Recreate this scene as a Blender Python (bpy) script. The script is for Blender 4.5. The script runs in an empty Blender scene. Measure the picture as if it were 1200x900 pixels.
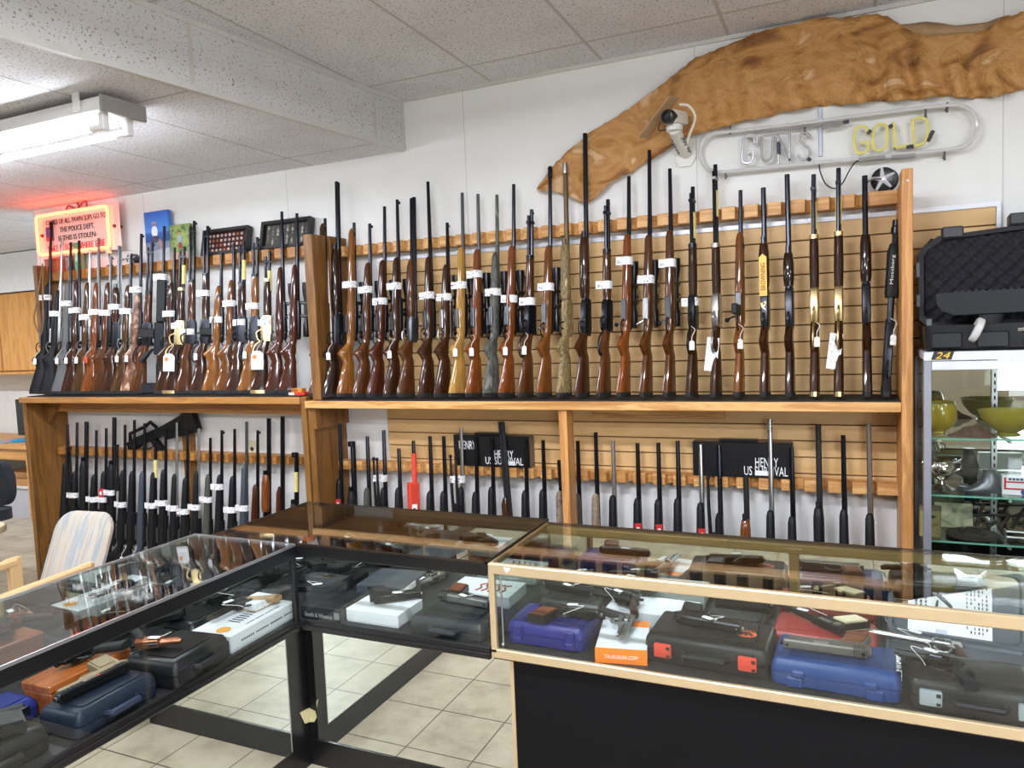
import bpy, bmesh, math, random
import numpy as np
from mathutils import Matrix, Vector
random.seed(7)
S = bpy.context.scene
COL = S.collection
PI = math.pi
# ---------------------------------------------------------------- camera
FPX, YAW, PITCH, ROLL, CH = 862.16, .4208, -.0729, -.0412, 1.68
cy, sy, cp, sp = math.cos(YAW), math.sin(YAW), math.cos(PITCH), math.sin(PITCH)
FW = Vector((-sy*cp, cy*cp, sp)); R0 = Vector((cy, sy, 0)); U0 = R0.cross(FW)
RT = math.cos(ROLL)*R0 + math.sin(ROLL)*U0
UP = -math.sin(ROLL)*R0 + math.cos(ROLL)*U0
CAM = Vector((0, 0, CH))
cd = bpy.data.cameras.new('camera'); cam = bpy.data.objects.new('camera', cd); COL.objects.link(cam)
cd.sensor_width = 36; cd.lens = FPX/1200*36; cd.clip_start = .02
M = Matrix((RT, UP, -FW)).transposed().to_4x4(); M.translation = CAM
cam.matrix_world = M
S.camera = cam
S.view_settings.view_transform = 'Standard'; S.view_settings.look = 'None'
S.view_settings.gamma = 1; S.view_settings.use_curve_mapping = False
S.view_settings.exposure = 0.98
S.cycles.max_bounces = 10; S.cycles.transparent_max_bounces = 16
S.cycles.glossy_bounces = 5; S.cycles.diffuse_bounces = 4
S.cycles.sample_clamp_indirect = 6
# ---------------------------------------------------------------- world and lamps
W = bpy.data.worlds.new('sky'); S.world = W; W.use_nodes = True
W.node_tree.nodes['Background'].inputs[0].default_value = (.75, .86, 1, 1)
W.node_tree.nodes['Background'].inputs[1].default_value = 2.2
LAMP_COL = (.925, .965, 1.10)
def area(name, loc, sx, sy_, power, rot=(0, 0, 0), color=LAMP_COL):
    l = bpy.data.lights.new(name, 'AREA'); l.shape = 'RECTANGLE'; l.size = sx; l.size_y = sy_
    l.energy = power; l.color = color
    o = bpy.data.objects.new(name, l); COL.objects.link(o); o.location = loc; o.rotation_euler = rot
    return o
# light of the fluorescent fixtures (the fixtures themselves are built below)
FIX = [  # x0, x1, y, ceiling z, watts, label
    (-5.08, -2.64, 2.17, 2.70, 14, 'white two-tube strip light under the low ceiling left of the soffit'),
    (.72, 1.94, -1.36, 2.98, 28, 'strip light behind the counters, nearer the gun racks'),
    (.72, 1.94, -1.86, 2.98, 28, 'strip light behind the counters, nearer the shop windows'),
    (-1.7, -.48, -.5, 2.98, 40, 'added strip light over the customer aisle beside the soffit'),  # from here on unseen fixtures, added to light the room
    (-1.5, -.28, 1.15, 2.98, 36, 'added strip light over the corner of the glass counters'),
    (1.9, 3.12, .75, 2.98, 16, 'added strip light over the right end of the glass counter'),
    (-5.0, -3.78, -.6, 2.70, 26, 'added strip light under the low ceiling near the shop front'),
    (-8.4, -7.2, 3.0, 2.70, 34, 'added strip light over the office corner by the desk'),
]
for i, (x0, x1, y, zc, w, _) in enumerate(FIX):
    area('tube_light', ((x0+x1)/2, y, zc-.155), (x1-x0)-.1, .12, w)
# daylight through the two shop windows in the front wall
for x0, x1 in ((1.75, 2.65), (2.8, 3.9)):
    area('window_daylight', ((x0+x1)/2, -3.58, 1.5), x1-x0, 1.6, 22, (PI/2, 0, 0), (.88, .94, 1))
# ---------------------------------------------------------------- pixel helpers (measuring the photograph)
def ray(px, py): return FW + RT*((px-600)/FPX) - UP*((py-450)/FPX)
def onz(px, py, z): d = ray(px, py); return CAM + d*((z-CH)/d.z)
def ony(px, py, y): d = ray(px, py); return CAM + d*(y/d.y)
def onx(px, py, x): d = ray(px, py); return CAM + d*(x/d.x)
def pj(P):
    d = Vector(P)-CAM; z = d.dot(FW); return (600+FPX*d.dot(RT)/z, 450-FPX*d.dot(UP)/z)
# ---------------------------------------------------------------- materials
def lin(c):
    return tuple(((v/255)/12.92 if v/255 <= .04045 else ((v/255+.055)/1.055)**2.4) for v in c) + (1,)
MATS = {}
def newmat(name):
    m = bpy.data.materials.new(name); m.use_nodes = True
    return m, m.node_tree, m.node_tree.nodes['Principled BSDF']
def mat(name, col, rough=.5, metal=0, emit=None, es=0, coat=0, spec=None, bump=0, bscale=200, alpha=None):
    if name in MATS: return MATS[name]
    m, t, b = newmat(name)
    b.inputs['Base Color'].default_value = lin(col); b.inputs['Roughness'].default_value = rough
    b.inputs['Metallic'].default_value = metal; b.inputs['Coat Weight'].default_value = coat
    b.inputs['Coat Roughness'].default_value = .12
    if spec is not None: b.inputs['Specular IOR Level'].default_value = spec
    if emit: b.inputs['Emission Color'].default_value = lin(emit); b.inputs['Emission Strength'].default_value = es
    # a faint mottling so that no surface is a dead flat colour
    tc = t.nodes.new('ShaderNodeTexCoord'); n = t.nodes.new('ShaderNodeTexNoise'); n.inputs['Scale'].default_value = 14
    n.inputs['Detail'].default_value = 4
    mx = t.nodes.new('ShaderNodeMix'); mx.data_type = 'RGBA'; mx.blend_type = 'MULTIPLY'; mx.inputs[0].default_value = .25
    mx.inputs[6].default_value = lin(col); t.links.new(tc.outputs['Object'], n.inputs['Vector'])
    rp = t.nodes.new('ShaderNodeValToRGB'); rp.color_ramp.elements[0].color = (.72, .72, .72, 1); rp.color_ramp.elements[0].position = .3
    rp.color_ramp.elements[1].position = .7
    t.links.new(n.outputs['Fac'], rp.inputs[0]); t.links.new(rp.outputs[0], mx.inputs[7]); t.links.new(mx.outputs[2], b.inputs['Base Color'])
    if bump:
        n2 = t.nodes.new('ShaderNodeTexNoise'); n2.inputs['Scale'].default_value = bscale
        bp = t.nodes.new('ShaderNodeBump'); bp.inputs['Strength'].default_value = bump; bp.inputs['Distance'].default_value = .002
        t.links.new(tc.outputs['Object'], n2.inputs['Vector']); t.links.new(n2.outputs['Fac'], bp.inputs['Height']); t.links.new(bp.outputs[0], b.inputs['Normal'])
    MATS[name] = m; return m
def ramp(t, stops):
    r = t.nodes.new('ShaderNodeValToRGB'); e = r.color_ramp.elements
    while len(e) < len(stops): e.new(.5)
    for k, (p, c) in enumerate(stops): e[k].position = p; e[k].color = lin(c)
    return r
def wood(name, dark, light, axis='Z', rough=.45, scale=1.0, coat=0.0, knots=False):
    if name in MATS: return MATS[name]
    m, t, b = newmat(name)
    tc = t.nodes.new('ShaderNodeTexCoord'); mp = t.nodes.new('ShaderNodeMapping')
    s = [22*scale]*3; s['XYZ'.index(axis)] = 1.6*scale
    mp.inputs['Scale'].default_value = s
    n = t.nodes.new('ShaderNodeTexNoise'); n.inputs['Scale'].default_value = 1.0; n.inputs['Detail'].default_value = 6; n.inputs['Distortion'].default_value = 1.2
    n.inputs['Roughness'].default_value = .6
    t.links.new(tc.outputs['Object'], mp.inputs[0]); t.links.new(mp.outputs[0], n.inputs['Vector'])
    mid = tuple((a+c)/2 for a, c in zip(dark, light))
    r = ramp(t, [(.3, dark), (.47, mid), (.55, light), (.68, mid)])
    t.links.new(n.outputs['Fac'], r.inputs[0])
    out = r.outputs[0]
    if knots:
        v = t.nodes.new('ShaderNodeTexVoronoi'); v.inputs['Scale'].default_value = 3.2
        rr = ramp(t, [(.03, (70, 38, 14)), (.075, (255, 255, 255))])
        mx = t.nodes.new('ShaderNodeMix'); mx.data_type = 'RGBA'; mx.blend_type = 'MULTIPLY'; mx.inputs[0].default_value = .7
        t.links.new(tc.outputs['Object'], v.inputs['Vector']); t.links.new(v.outputs['Distance'], rr.inputs[0])
        t.links.new(out, mx.inputs[6]); t.links.new(rr.outputs[0], mx.inputs[7]); out = mx.outputs[2]
    t.links.new(out, b.inputs['Base Color'])
    b.inputs['Roughness'].default_value = rough; b.inputs['Coat Weight'].default_value = coat; b.inputs['Coat Roughness'].default_value = .1
    MATS[name] = m; return m
def blotch(name, cols, scale=30, rough=.6, stretch=(1, 1, 1), metal=0, bump=0, detail=3, dist=0.6):
    if name in MATS: return MATS[name]
    m, t, b = newmat(name)
    tc = t.nodes.new('ShaderNodeTexCoord'); mp = t.nodes.new('ShaderNodeMapping'); mp.inputs['Scale'].default_value = stretch
    n = t.nodes.new('ShaderNodeTexNoise'); n.inputs['Scale'].default_value = scale; n.inputs['Detail'].default_value = detail; n.inputs['Distortion'].default_value = dist
    k = len(cols); r = ramp(t, [(.32+.36*i/(max(1, k-1)), c) for i, c in enumerate(cols)])
    t.links.new(tc.outputs['Object'], mp.inputs[0]); t.links.new(mp.outputs[0], n.inputs['Vector']); t.links.new(n.outputs['Fac'], r.inputs[0])
    t.links.new(r.outputs[0], b.inputs['Base Color']); b.inputs['Roughness'].default_value = rough; b.inputs['Metallic'].default_value = metal
    if bump:
        bp = t.nodes.new('ShaderNodeBump'); bp.inputs['Strength'].default_value = bump; bp.inputs['Distance'].default_value = .01
        t.links.new(n.outputs['Fac'], bp.inputs['Height']); t.links.new(bp.outputs[0], b.inputs['Normal'])
    MATS[name] = m; return m
def glass(name, tint=(247, 250, 248), ior=1.4, rough=0.0, gain=1.0):
    if name in MATS: return MATS[name]
    m = bpy.data.materials.new(name); m.use_nodes = True; t = m.node_tree; t.nodes.clear()
    o = t.nodes.new('ShaderNodeOutputMaterial'); mx = t.nodes.new('ShaderNodeMixShader'); tr = t.nodes.new('ShaderNodeBsdfTransparent'); gl = t.nodes.new('ShaderNodeBsdfGlossy')
    ge = t.nodes.new('ShaderNodeNewGeometry'); dt = t.nodes.new('ShaderNodeVectorMath'); dt.operation = 'DOT_PRODUCT'
    t.links.new(ge.outputs['Incoming'], dt.inputs[0]); t.links.new(ge.outputs['Normal'], dt.inputs[1])
    c_ = math_node(t, 'SUBTRACT', 1, math_node(t, 'ABSOLUTE', dt.outputs['Value'])); f0 = ((ior-1)/(ior+1))**2
    fac = math_node(t, 'ADD', f0, math_node(t, 'MULTIPLY', 1-f0, math_node(t, 'POWER', c_, 5)))   # Schlick reflectance of a thin pane
    tr.inputs[0].default_value = lin(tint); gl.inputs['Roughness'].default_value = rough; gl.inputs[0].default_value = (gain, gain, gain, 1)
    t.links.new(fac, mx.inputs[0]); t.links.new(tr.outputs[0], mx.inputs[1]); t.links.new(gl.outputs[0], mx.inputs[2]); t.links.new(mx.outputs[0], o.inputs[0])
    MATS[name] = m; return m
def emis(name, col, strength):
    if name in MATS: return MATS[name]
    m = bpy.data.materials.new(name); m.use_nodes = True; t = m.node_tree; t.nodes.clear()
    o = t.nodes.new('ShaderNodeOutputMaterial'); e = t.nodes.new('ShaderNodeEmission'); e.inputs[0].default_value = lin(col); e.inputs[1].default_value = strength
    t.links.new(e.outputs[0], o.inputs[0]); MATS[name] = m; return m
def math_node(t, op, a, b=None):
    n = t.nodes.new('ShaderNodeMath'); n.operation = op
    for k, v in enumerate((a, b)):
        if v is None: continue
        if isinstance(v, (int, float)): n.inputs[k].default_value = v
        else: t.links.new(v, n.inputs[k])
    return n.outputs[0]
def line_mask(t, coord, pitch, off, width):
    a = math_node(t, 'SUBTRACT', coord, off); f = math_node(t, 'DIVIDE', a, pitch); f = math_node(t, 'FRACT', f)
    d = math_node(t, 'SUBTRACT', f, .5); d = math_node(t, 'ABSOLUTE', d)
    return math_node(t, 'GREATER_THAN', d, .5-width/pitch/2)
def grid_mat(name, px, ox, py, oy, wid, base_cols, nscale, linecol, rough, speck=None, axes='XY', bump=.0, nstretch=(1, 1, 1)):
    m, t, b = newmat(name); tc = t.nodes.new('ShaderNodeTexCoord'); sx = t.nodes.new('ShaderNodeSeparateXYZ'); t.links.new(tc.outputs['Object'], sx.inputs[0])
    n = t.nodes.new('ShaderNodeTexNoise'); n.inputs['Scale'].default_value = nscale; n.inputs['Detail'].default_value = 7; n.inputs['Roughness'].default_value = .65
    t.links.new(tc.outputs['Object'], n.inputs['Vector'])
    r = ramp(t, [(.3+.4*i/(len(base_cols)-1), c) for i, c in enumerate(base_cols)]); t.links.new(n.outputs['Fac'], r.inputs[0]); out = r.outputs[0]
    if speck:
        v = t.nodes.new('ShaderNodeTexNoise'); v.inputs['Scale'].default_value = speck[0]; v.inputs['Detail'].default_value = 2; t.links.new(tc.outputs['Object'], v.inputs['Vector'])
        rr = ramp(t, [(speck[1], speck[2]), (speck[1]+.04, (255, 255, 255))]); t.links.new(v.outputs['Fac'], rr.inputs[0])
        mx = t.nodes.new('ShaderNodeMix'); mx.data_type = 'RGBA'; mx.blend_type = 'MULTIPLY'; mx.inputs[0].default_value = 1
        t.links.new(out, mx.inputs[6]); t.links.new(rr.outputs[0], mx.inputs[7]); out = mx.outputs[2]
    masks = []
    if px: masks.append(line_mask(t, sx.outputs[axes[0]], px, ox, wid))
    if py: masks.append(line_mask(t, sx.outputs[axes[1]], py, oy, wid))
    k = masks[0] if len(masks) == 1 else math_node(t, 'MAXIMUM', *masks)
    mx = t.nodes.new('ShaderNodeMix'); mx.data_type = 'RGBA'; t.links.new(k, mx.inputs[0]); t.links.new(out, mx.inputs[6]); mx.inputs[7].default_value = lin(linecol)
    t.links.new(mx.outputs[2], b.inputs['Base Color']); b.inputs['Roughness'].default_value = rough
    if bump:
        h = math_node(t, 'SUBTRACT', 1, k); bp = t.nodes.new('ShaderNodeBump'); bp.inputs['Strength'].default_value = bump; bp.inputs['Distance'].default_value = .003
        t.links.new(h, bp.inputs['Height']); t.links.new(bp.outputs[0], b.inputs['Normal'])
    MATS[name] = m; return m
def scribble_paper(name, base=(240, 240, 238), ink=(40, 40, 60), scale=52, amount=.017):
    m, t, b = newmat(name); tc = t.nodes.new('ShaderNodeTexCoord'); mp = t.nodes.new('ShaderNodeMapping'); mp.inputs['Scale'].default_value = (1, 1, 1.3)
    n = t.nodes.new('ShaderNodeTexNoise'); n.inputs['Scale'].default_value = scale; n.inputs['Detail'].default_value = 1
    t.links.new(tc.outputs['Object'], mp.inputs[0]); t.links.new(mp.outputs[0], n.inputs['Vector'])
    d = math_node(t, 'ABSOLUTE', math_node(t, 'SUBTRACT', n.outputs['Fac'], .5)); k = math_node(t, 'LESS_THAN', d, amount)
    mx = t.nodes.new('ShaderNodeMix'); mx.data_type = 'RGBA'; t.links.new(k, mx.inputs[0]); mx.inputs[6].default_value = lin(base); mx.inputs[7].default_value = lin(ink)
    t.links.new(mx.outputs[2], b.inputs['Base Color']); b.inputs['Roughness'].default_value = .8; MATS[name] = m; return m
# ---------------------------------------------------------------- mesh builder
class MB:
    def __init__(s): s.bm = bmesh.new()
    def box(s, lo, hi, bev=0, M=None, seg=1):
        lo, hi = Vector(lo), Vector(hi); c = (lo+hi)/2; d = hi-lo
        T = Matrix.Translation(c) @ Matrix.Diagonal((max(abs(d.x), 1e-5), max(abs(d.y), 1e-5), max(abs(d.z), 1e-5), 1))
        if M is not None: T = M @ T
        g = bmesh.ops.create_cube(s.bm, size=1, matrix=T)
        if bev:
            es = list({e for v in g['verts'] for e in v.link_edges})
            bmesh.ops.bevel(s.bm, geom=es, offset=bev, segments=seg, profile=.6, affect='EDGES')
        return s
    def ring(s, pts): return [s.bm.verts.new(p) for p in pts]
    def loft(s, rings, cap=True, closed=False, M=None):
        if M is not None: rings = [[M @ Vector(p) for p in r] for r in rings]
        R = [s.ring(r) for r in rings]; n = len(R[0]); k = len(R)
        for a in range(k if closed else k-1):
            A, B = R[a], R[(a+1) % k]
            for i in range(n):
                j = (i+1) % n
                try: s.bm.faces.new((A[i], A[j], B[j], B[i]))
                except ValueError: pass
        if cap and not closed:
            s.bm.faces.new(list(reversed(R[0]))); s.bm.faces.new(R[-1])
        return s
    def tube(s, pts, r, n=8, closed=False, M=None):
        P = [Vector(p) for p in pts]
        if M is not None: P = [M @ p for p in P]
        k = len(P); rr = r if isinstance(r, (list, tuple)) else [r]*k
        def tan(i):
            if closed: return (P[(i+1) % k]-P[i-1]).normalized()
            return (P[min(i+1, k-1)]-P[max(i-1, 0)]).normalized()
        t0 = tan(0); up = Vector((0, 0, 1)) if abs(t0.z) < .9 else Vector((1, 0, 0)); nrm = t0.cross(up).normalized(); rings = []
        for i in range(k):
            t = tan(i); nrm = (nrm - t*nrm.dot(t)); nrm = nrm.normalized() if nrm.length > 1e-6 else t.orthogonal().normalized(); bn = t.cross(nrm)
            rings.append([P[i] + rr[i]*(math.cos(2*PI*a/n)*nrm + math.sin(2*PI*a/n)*bn) for a in range(n)])
        return s.loft(rings, closed=closed)
    def lathe(s, prof, n=20, M=None, cap=True):
        rings = [[(r*math.cos(2*PI*a/n), r*math.sin(2*PI*a/n), z) for a in range(n)] for r, z in prof]
        return s.loft(rings, cap=cap, M=M)
    def prism(s, poly, z0, z1, M=None, bev=0):
        A = [(x, y, z0) for x, y in poly]; B = [(x, y, z1) for x, y in poly]
        s.loft([A, B], M=M); return s
    def ball(s, c, r, n=10, sq=(1, 1, 1)):
        bmesh.ops.create_uvsphere(s.bm, u_segments=n, v_segments=max(6, n//2+2), radius=1, matrix=Matrix.Translation(c) @ Matrix.Diagonal((r*sq[0], r*sq[1], r*sq[2], 1))); return s
    def obj(s, name, m, parent=None, ang=35, smooth=True, Mw=None):
        bmesh.ops.recalc_face_normals(s.bm, faces=s.bm.faces)
        me = bpy.data.meshes.new(name); s.bm.to_mesh(me); s.bm.free()
        if smooth:
            me.polygons.foreach_set('use_smooth', [True]*len(me.polygons)); me.set_sharp_from_angle(angle=math.radians(ang))
        if isinstance(m, (list, tuple)):
            for q in m: me.materials.append(q)
        else: me.materials.append(m)
        o = bpy.data.objects.new(name, me); COL.objects.link(o)
        if parent: o.parent = parent
        if Mw is not None: o.matrix_local = Mw
        return o
def bx(lo, hi, bev=0): return MB().box(lo, hi, bev)
def tag(o, label, cat, group=None):
    o['label'] = label; o['category'] = cat
    if group: o['group'] = group
    return o
def thing(name, label, cat, loc=(0, 0, 0), rotz=0, group=None, Mw=None):
    o = bpy.data.objects.new(name, None); o.empty_display_size = .05; COL.objects.link(o); o.location = loc; o.rotation_euler = (0, 0, rotz)
    if Mw is not None: o.matrix_world = Mw
    return tag(o, label, cat, group)
def struct(o): o['kind'] = 'structure'; return o
FONT_CACHE = {}
def text_mb(body, w, h, thick, M, mb=None, shear=0):
    """lettering as solid mesh: fits width w and cap height h, centred, in the local xy plane of M (normal +z)"""
    cu = bpy.data.curves.new('lettering', 'FONT'); cu.body = body; cu.size = 1; cu.extrude = .01; cu.align_x = 'LEFT'; cu.resolution_u = 2; cu.shear = shear
    ob = bpy.data.objects.new('lettering', cu); me = bpy.data.meshes.new_from_object(ob)
    vs = [v.co.copy() for v in me.vertices]
    x0, x1 = min(v.x for v in vs), max(v.x for v in vs); y0, y1 = min(v.y for v in vs), max(v.y for v in vs)
    for v in me.vertices:
        v.co = M @ Vector(((v.co.x-(x0+x1)/2)/(x1-x0)*w, (v.co.y-(y0+y1)/2)/(y1-y0)*h, (v.co.z+.01)/.02*thick))
    mb = mb or MB(); mb.bm.from_mesh(me); bpy.data.objects.remove(ob); bpy.data.curves.remove(cu); bpy.data.meshes.remove(me)
    return mb
def frame(o, x, y):
    """matrix with origin o, local x axis x, local y axis towards y, normal z"""
    x = Vector(x).normalized(); y = Vector(y); z = x.cross(y).normalized(); y = z.cross(x)
    F = Matrix((x, y, z)).transposed().to_4x4(); F.translation = Vector(o); return F
# common materials
PINE = wood('new_pine_long', (172, 114, 54), (222, 174, 110), 'X', .5, knots=False)
PINE_V = wood('new_pine_upright', (160, 102, 46), (210, 154, 90), 'Z', .5, knots=True)
HONEY = wood('honey_wood_long', (140, 92, 40), (178, 124, 62), 'X', .5)
HONEY_V = wood('honey_wood_upright', (96, 62, 22), (140, 96, 42), 'Z', .5, knots=True)
STEEL = mat('blued_steel', (44, 45, 51), .25, .85)
STAINLESS = mat('stainless_steel', (176, 176, 174), .3, 1)
DARKMETAL = mat('dark_receiver_metal', (44, 45, 50), .28, .8)
BLACKPOLY = mat('black_polymer', (17, 18, 20), .5, spec=.3, bump=.15, bscale=500)
BLACKPLASTIC = mat('black_case_plastic', (20, 21, 23), .42, spec=.3, bump=.12, bscale=400)
RUBBER = mat('black_rubber', (20, 20, 21), .75)
BRASS = mat('polished_brass', (206, 186, 136), .32, 1)
PAPER = scribble_paper('handwritten_paper')
TAGPAPER = scribble_paper('price_tag_paper', scale=130, amount=.012)
WHITEPAPER = mat('plain_white_paper', (238, 238, 236), .8)
STRING = mat('cotton_string', (225, 222, 214), .9)
BLACKPAINT = mat('black_laminate', (15, 15, 17), .3)
BLACKLAM = mat('matte_black_laminate', (11, 10, 13), .6, spec=.15)
MIRROR = mat('mirror_glass', (226, 230, 224), .01, 1)
for n_ in MIRROR.node_tree.nodes:
    if n_.type == 'MIX': n_.inputs[0].default_value = 0
GLASS = glass('case_glass'); CLEARGLASS = glass('clear_glass', (246, 250, 248))
GLASSEDGE = glass('green_glass', (150, 205, 190))
ALU = mat('brushed_aluminium', (190, 191, 193), .35, .9)
ALUWHITE = mat('white_satin_aluminium', (205, 206, 210), .4, .3)
GOLDALU = mat('champagne_aluminium', (206, 184, 146), .38, .55)
WHITEPAINT = mat('white_enamel', (232, 232, 230), .4)
INK = mat('black_ink', (20, 20, 24), .7); REDINK = mat('red_ink', (196, 34, 36), .7)
WHITEINK = mat('white_print', (236, 236, 236), .7)
# ---------------------------------------------------------------- room shell
YW = 3.6; ZU = 2.98; ZL = 2.70
floor_m = grid_mat('beige_floor_tile', .305, -1.634, .305, 1.682, .006, [(140, 128, 108), (168, 156, 134), (182, 171, 150)], 5, (84, 74, 62), .36, bump=.5)
struct(bx((-9.6, -3.7, -.06), (4.2, 5.6, 0)).obj('floor', floor_m))
wall_m = grid_mat('white_wall_panel', 1.22, .61, None, 0, .004, [(226, 226, 222), (233, 233, 230)], 2, (196, 196, 192), .55, axes='XZ')
struct(bx((-5.38, YW, 0), (4.2, YW+.12, ZU+.1)).obj('wall_back', wall_m))
plain_w = mat('painted_wall', (226, 226, 220), .6); shop_w = mat('tan_shop_wall', (128, 112, 94), .7)  # shop_w: unseen walls, coloured dark to cut reflection and bounce
struct(bx((-9.6, 5.3, 0), (-5.26, 5.42, ZU)).obj('wall_far', plain_w))
struct(bx((-9.7, -3.7, 0), (-9.6, 5.42, ZU)).obj('wall_left', plain_w))
struct(bx((4.2, -3.7, 0), (4.3, YW+.12, ZU+.1)).obj('wall_right', shop_w))
fw = MB()   # front wall with two window openings
fw.box((-9.6, -3.72, 0), (1.75, -3.6, ZU+.1)).box((3.9, -3.72, 0), (4.2, -3.6, ZU+.1)).box((2.65, -3.72, .7), (2.8, -3.6, 2.3)).box((1.75, -3.72, 0), (3.9, -3.6, .7)).box((1.75, -3.72, 2.3), (3.9, -3.6, ZU+.1))
struct(fw.obj('wall_front', shop_w))
for k, (x0, x1) in enumerate(((1.75, 2.65), (2.8, 3.9))):
    f = MB()
    for a, b_ in (((x0, -3.7, .7), (x0+.05, -3.6, 2.3)), ((x1-.05, -3.7, .7), (x1, -3.6, 2.3)), ((x0, -3.7, .7), (x1, -3.6, .75)), ((x0, -3.7, 2.25), (x1, -3.6, 2.3)), (((x0+x1)/2-.02, -3.69, .7), ((x0+x1)/2+.02, -3.62, 2.3)), ((x0, -3.69, 1.05), (x1, -3.62, 1.09))): f.box(a, b_)
    w_ = struct(f.obj('window_%d' % (k+1), ALU)); bx((x0+.02, -3.665, .72), (x1-.02, -3.655, 2.28)).obj('pane', CLEARGLASS, w_)
tile_cols = [(214, 214, 218), (222, 222, 226), (228, 228, 232)]
ceil_u = grid_mat('acoustic_tile_upper', .6, -.454, 1.22, 3.33, .016, tile_cols, 3, (190, 187, 182), .9, speck=(110, .35, (170, 164, 156)))
ceil_l = grid_mat('acoustic_tile_lower', .605, -2.84, 1.09, 3.37, .012, tile_cols, 3, (182, 178, 173), .9, speck=(110, .36, (164, 158, 150)))
sof_m = grid_mat('acoustic_tile_soffit', None, 0, 1.09, 3.37, .022, [(202, 201, 200), (210, 209, 208)], 3, (196, 192, 186), .9, speck=(110, .345, (172, 166, 158)))
def sx(y): return -2.21-(3.6-y)*.125   # the soffit runs slightly out of square
ZB = ZU+.06
m_ = MB(); m_.loft([[(sx(-3.7), -3.7, ZU), (4.3, -3.7, ZU), (4.3, YW, ZU), (sx(YW), YW, ZU)], [(sx(-3.7), -3.7, ZB), (4.3, -3.7, ZB), (4.3, YW, ZB), (sx(YW), YW, ZB)]])
struct(m_.obj('ceiling', ceil_u))
m_ = MB(); m_.loft([[(-9.6, -3.7, ZL), (sx(-3.7), -3.7, ZL), (sx(YW), YW, ZL), (sx(YW), 5.42, ZL), (-9.6, 5.42, ZL)], [(-9.6, -3.7, ZL+.05), (sx(-3.7)-.03, -3.7, ZL+.05), (sx(YW)-.03, YW, ZL+.05), (sx(YW)-.03, 5.42, ZL+.05), (-9.6, 5.42, ZL+.05)]])
struct(m_.obj('ceiling_low', ceil_l))
m_ = MB(); m_.loft([[(sx(-3.7)-.02, -3.7, ZL+.02), (sx(-3.7), -3.7, ZL+.02), (sx(YW), YW, ZL+.02), (sx(YW)-.02, YW, ZL+.02)], [(sx(-3.7)-.02, -3.7, ZB), (sx(-3.7), -3.7, ZB), (sx(YW), YW, ZB), (sx(YW)-.02, YW, ZB)]])
struct(m_.obj('soffit', sof_m))
tb = mat('grid_trim', (206, 204, 199), .5)
for n_, (z0, z1) in enumerate(((ZL-.004, ZL+.022), (ZU-.022, ZU+.002))):
    m_ = MB(); m_.loft([[(sx(-3.7)-.02, -3.7, z0), (sx(-3.7)+.004, -3.7, z0), (sx(YW)+.004, YW, z0), (sx(YW)-.02, YW, z0)], [(sx(-3.7)-.02, -3.7, z1), (sx(-3.7)+.004, -3.7, z1), (sx(YW)+.004, YW, z1), (sx(YW)-.02, YW, z1)]])
    struct(m_.obj('trim_%d' % (n_+1), tb))
struct(bx((sx(YW)-.012, YW-.012, ZL), (sx(YW)+.012, YW, ZU)).obj('trim_3', tb))
struct(bx((sx(YW)+.01, YW-.012, ZU-.018), (4.2, YW, ZU)).obj('trim_4', tb))
struct(bx((-5.4, YW-.004, 0), (-5.37, YW+.125, ZL)).obj('trim_5', WHITEPAINT))
# ---------------------------------------------------------------- fluorescent fixtures
TUBE = emis('fluorescent_tube', (240, 246, 255), 26)
for x0, x1, y, zc, w, lab in FIX:
    t = thing('strip_light', lab, 'ceiling light', (x0, y, zc))
    L = x1-x0
    MB().loft([[(0, -.09, -.03), (0, .09, -.03), (0, .1, -.085), (0, -.1, -.085)], [(L, -.09, -.03), (L, .09, -.03), (L, .1, -.085), (L, -.1, -.085)]]).obj('housing', WHITEPAINT, t, smooth=False)
    for xe in (L-.012, -.002): MB().box((xe, -.102, -.092), (xe+.014, .102, -.028)).obj('end_plate', mat('grey_end_plate', (150, 147, 142), .5, .3), t)
    for sx_ in (.12, L-.16): bx((sx_, -.108, -.075), (sx_+.035, -.1, -.001)).obj('bracket', WHITEPAINT, t)
    for s_ in (-.055, .055):
        MB().tube([(.07, s_, -.135), (L-.07, s_, -.135)], .013, 10).obj('tube', TUBE, t)
        for xe in (.02, L-.07):
            MB().box((xe, s_-.016, -.152), (xe+.03, s_+.016, -.084), .004).tube([(xe+(.03 if xe < .1 else 0), s_, -.135), (xe+(.09 if xe < .1 else -.06), s_, -.135)], .0145, 10).obj('lamp_holder', WHITEPAINT, t)
# ---------------------------------------------------------------- slatwall
SLAT = blotch('tan_slatwall', [(206, 166, 108), (212, 173, 116), (218, 180, 124)], 3, .5, (1, 1, 6))
SLATBACK = mat('slat_groove', (92, 62, 34), .7)
sw = thing('slatwall_panel', 'tan slatwall panel with horizontal grooves on the wall behind the right gun rack', 'wall panel', (-.9, YW, 1.5))
I4 = Matrix.Translation((.9, -YW-.003, -1.5))
def sobj(mb, name, m, ang=35): return mb.obj(name, m, sw, ang, Mw=I4)
b_ = MB(); zt = 2.10; z = zt; X0, X1 = -2.40, .584
while z > .95:
    zb = max(z-.0705, .93); b_.box((X0, YW-.02, zb), (X1, YW-.006, z), .002); z -= .0755
sobj(b_, 'slats', SLAT); sobj(MB().box((X0, YW-.0062, .93), (X1, YW, zt)), 'backing', SLATBACK)
sobj(MB().box((X0-.008, YW-.026, zt+.0005), (X1+.014, YW, zt+.02)), 'top_trim', ALUWHITE)
sobj(MB().box((X1+.0005, YW-.026, .93), (X1+.016, YW, zt)), 'edge_strip', ALUWHITE)
sobj(MB().box((X0-.008, YW-.024, .93), (X0, YW, zt)), 'edge_strip', WHITEPAINT)
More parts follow.
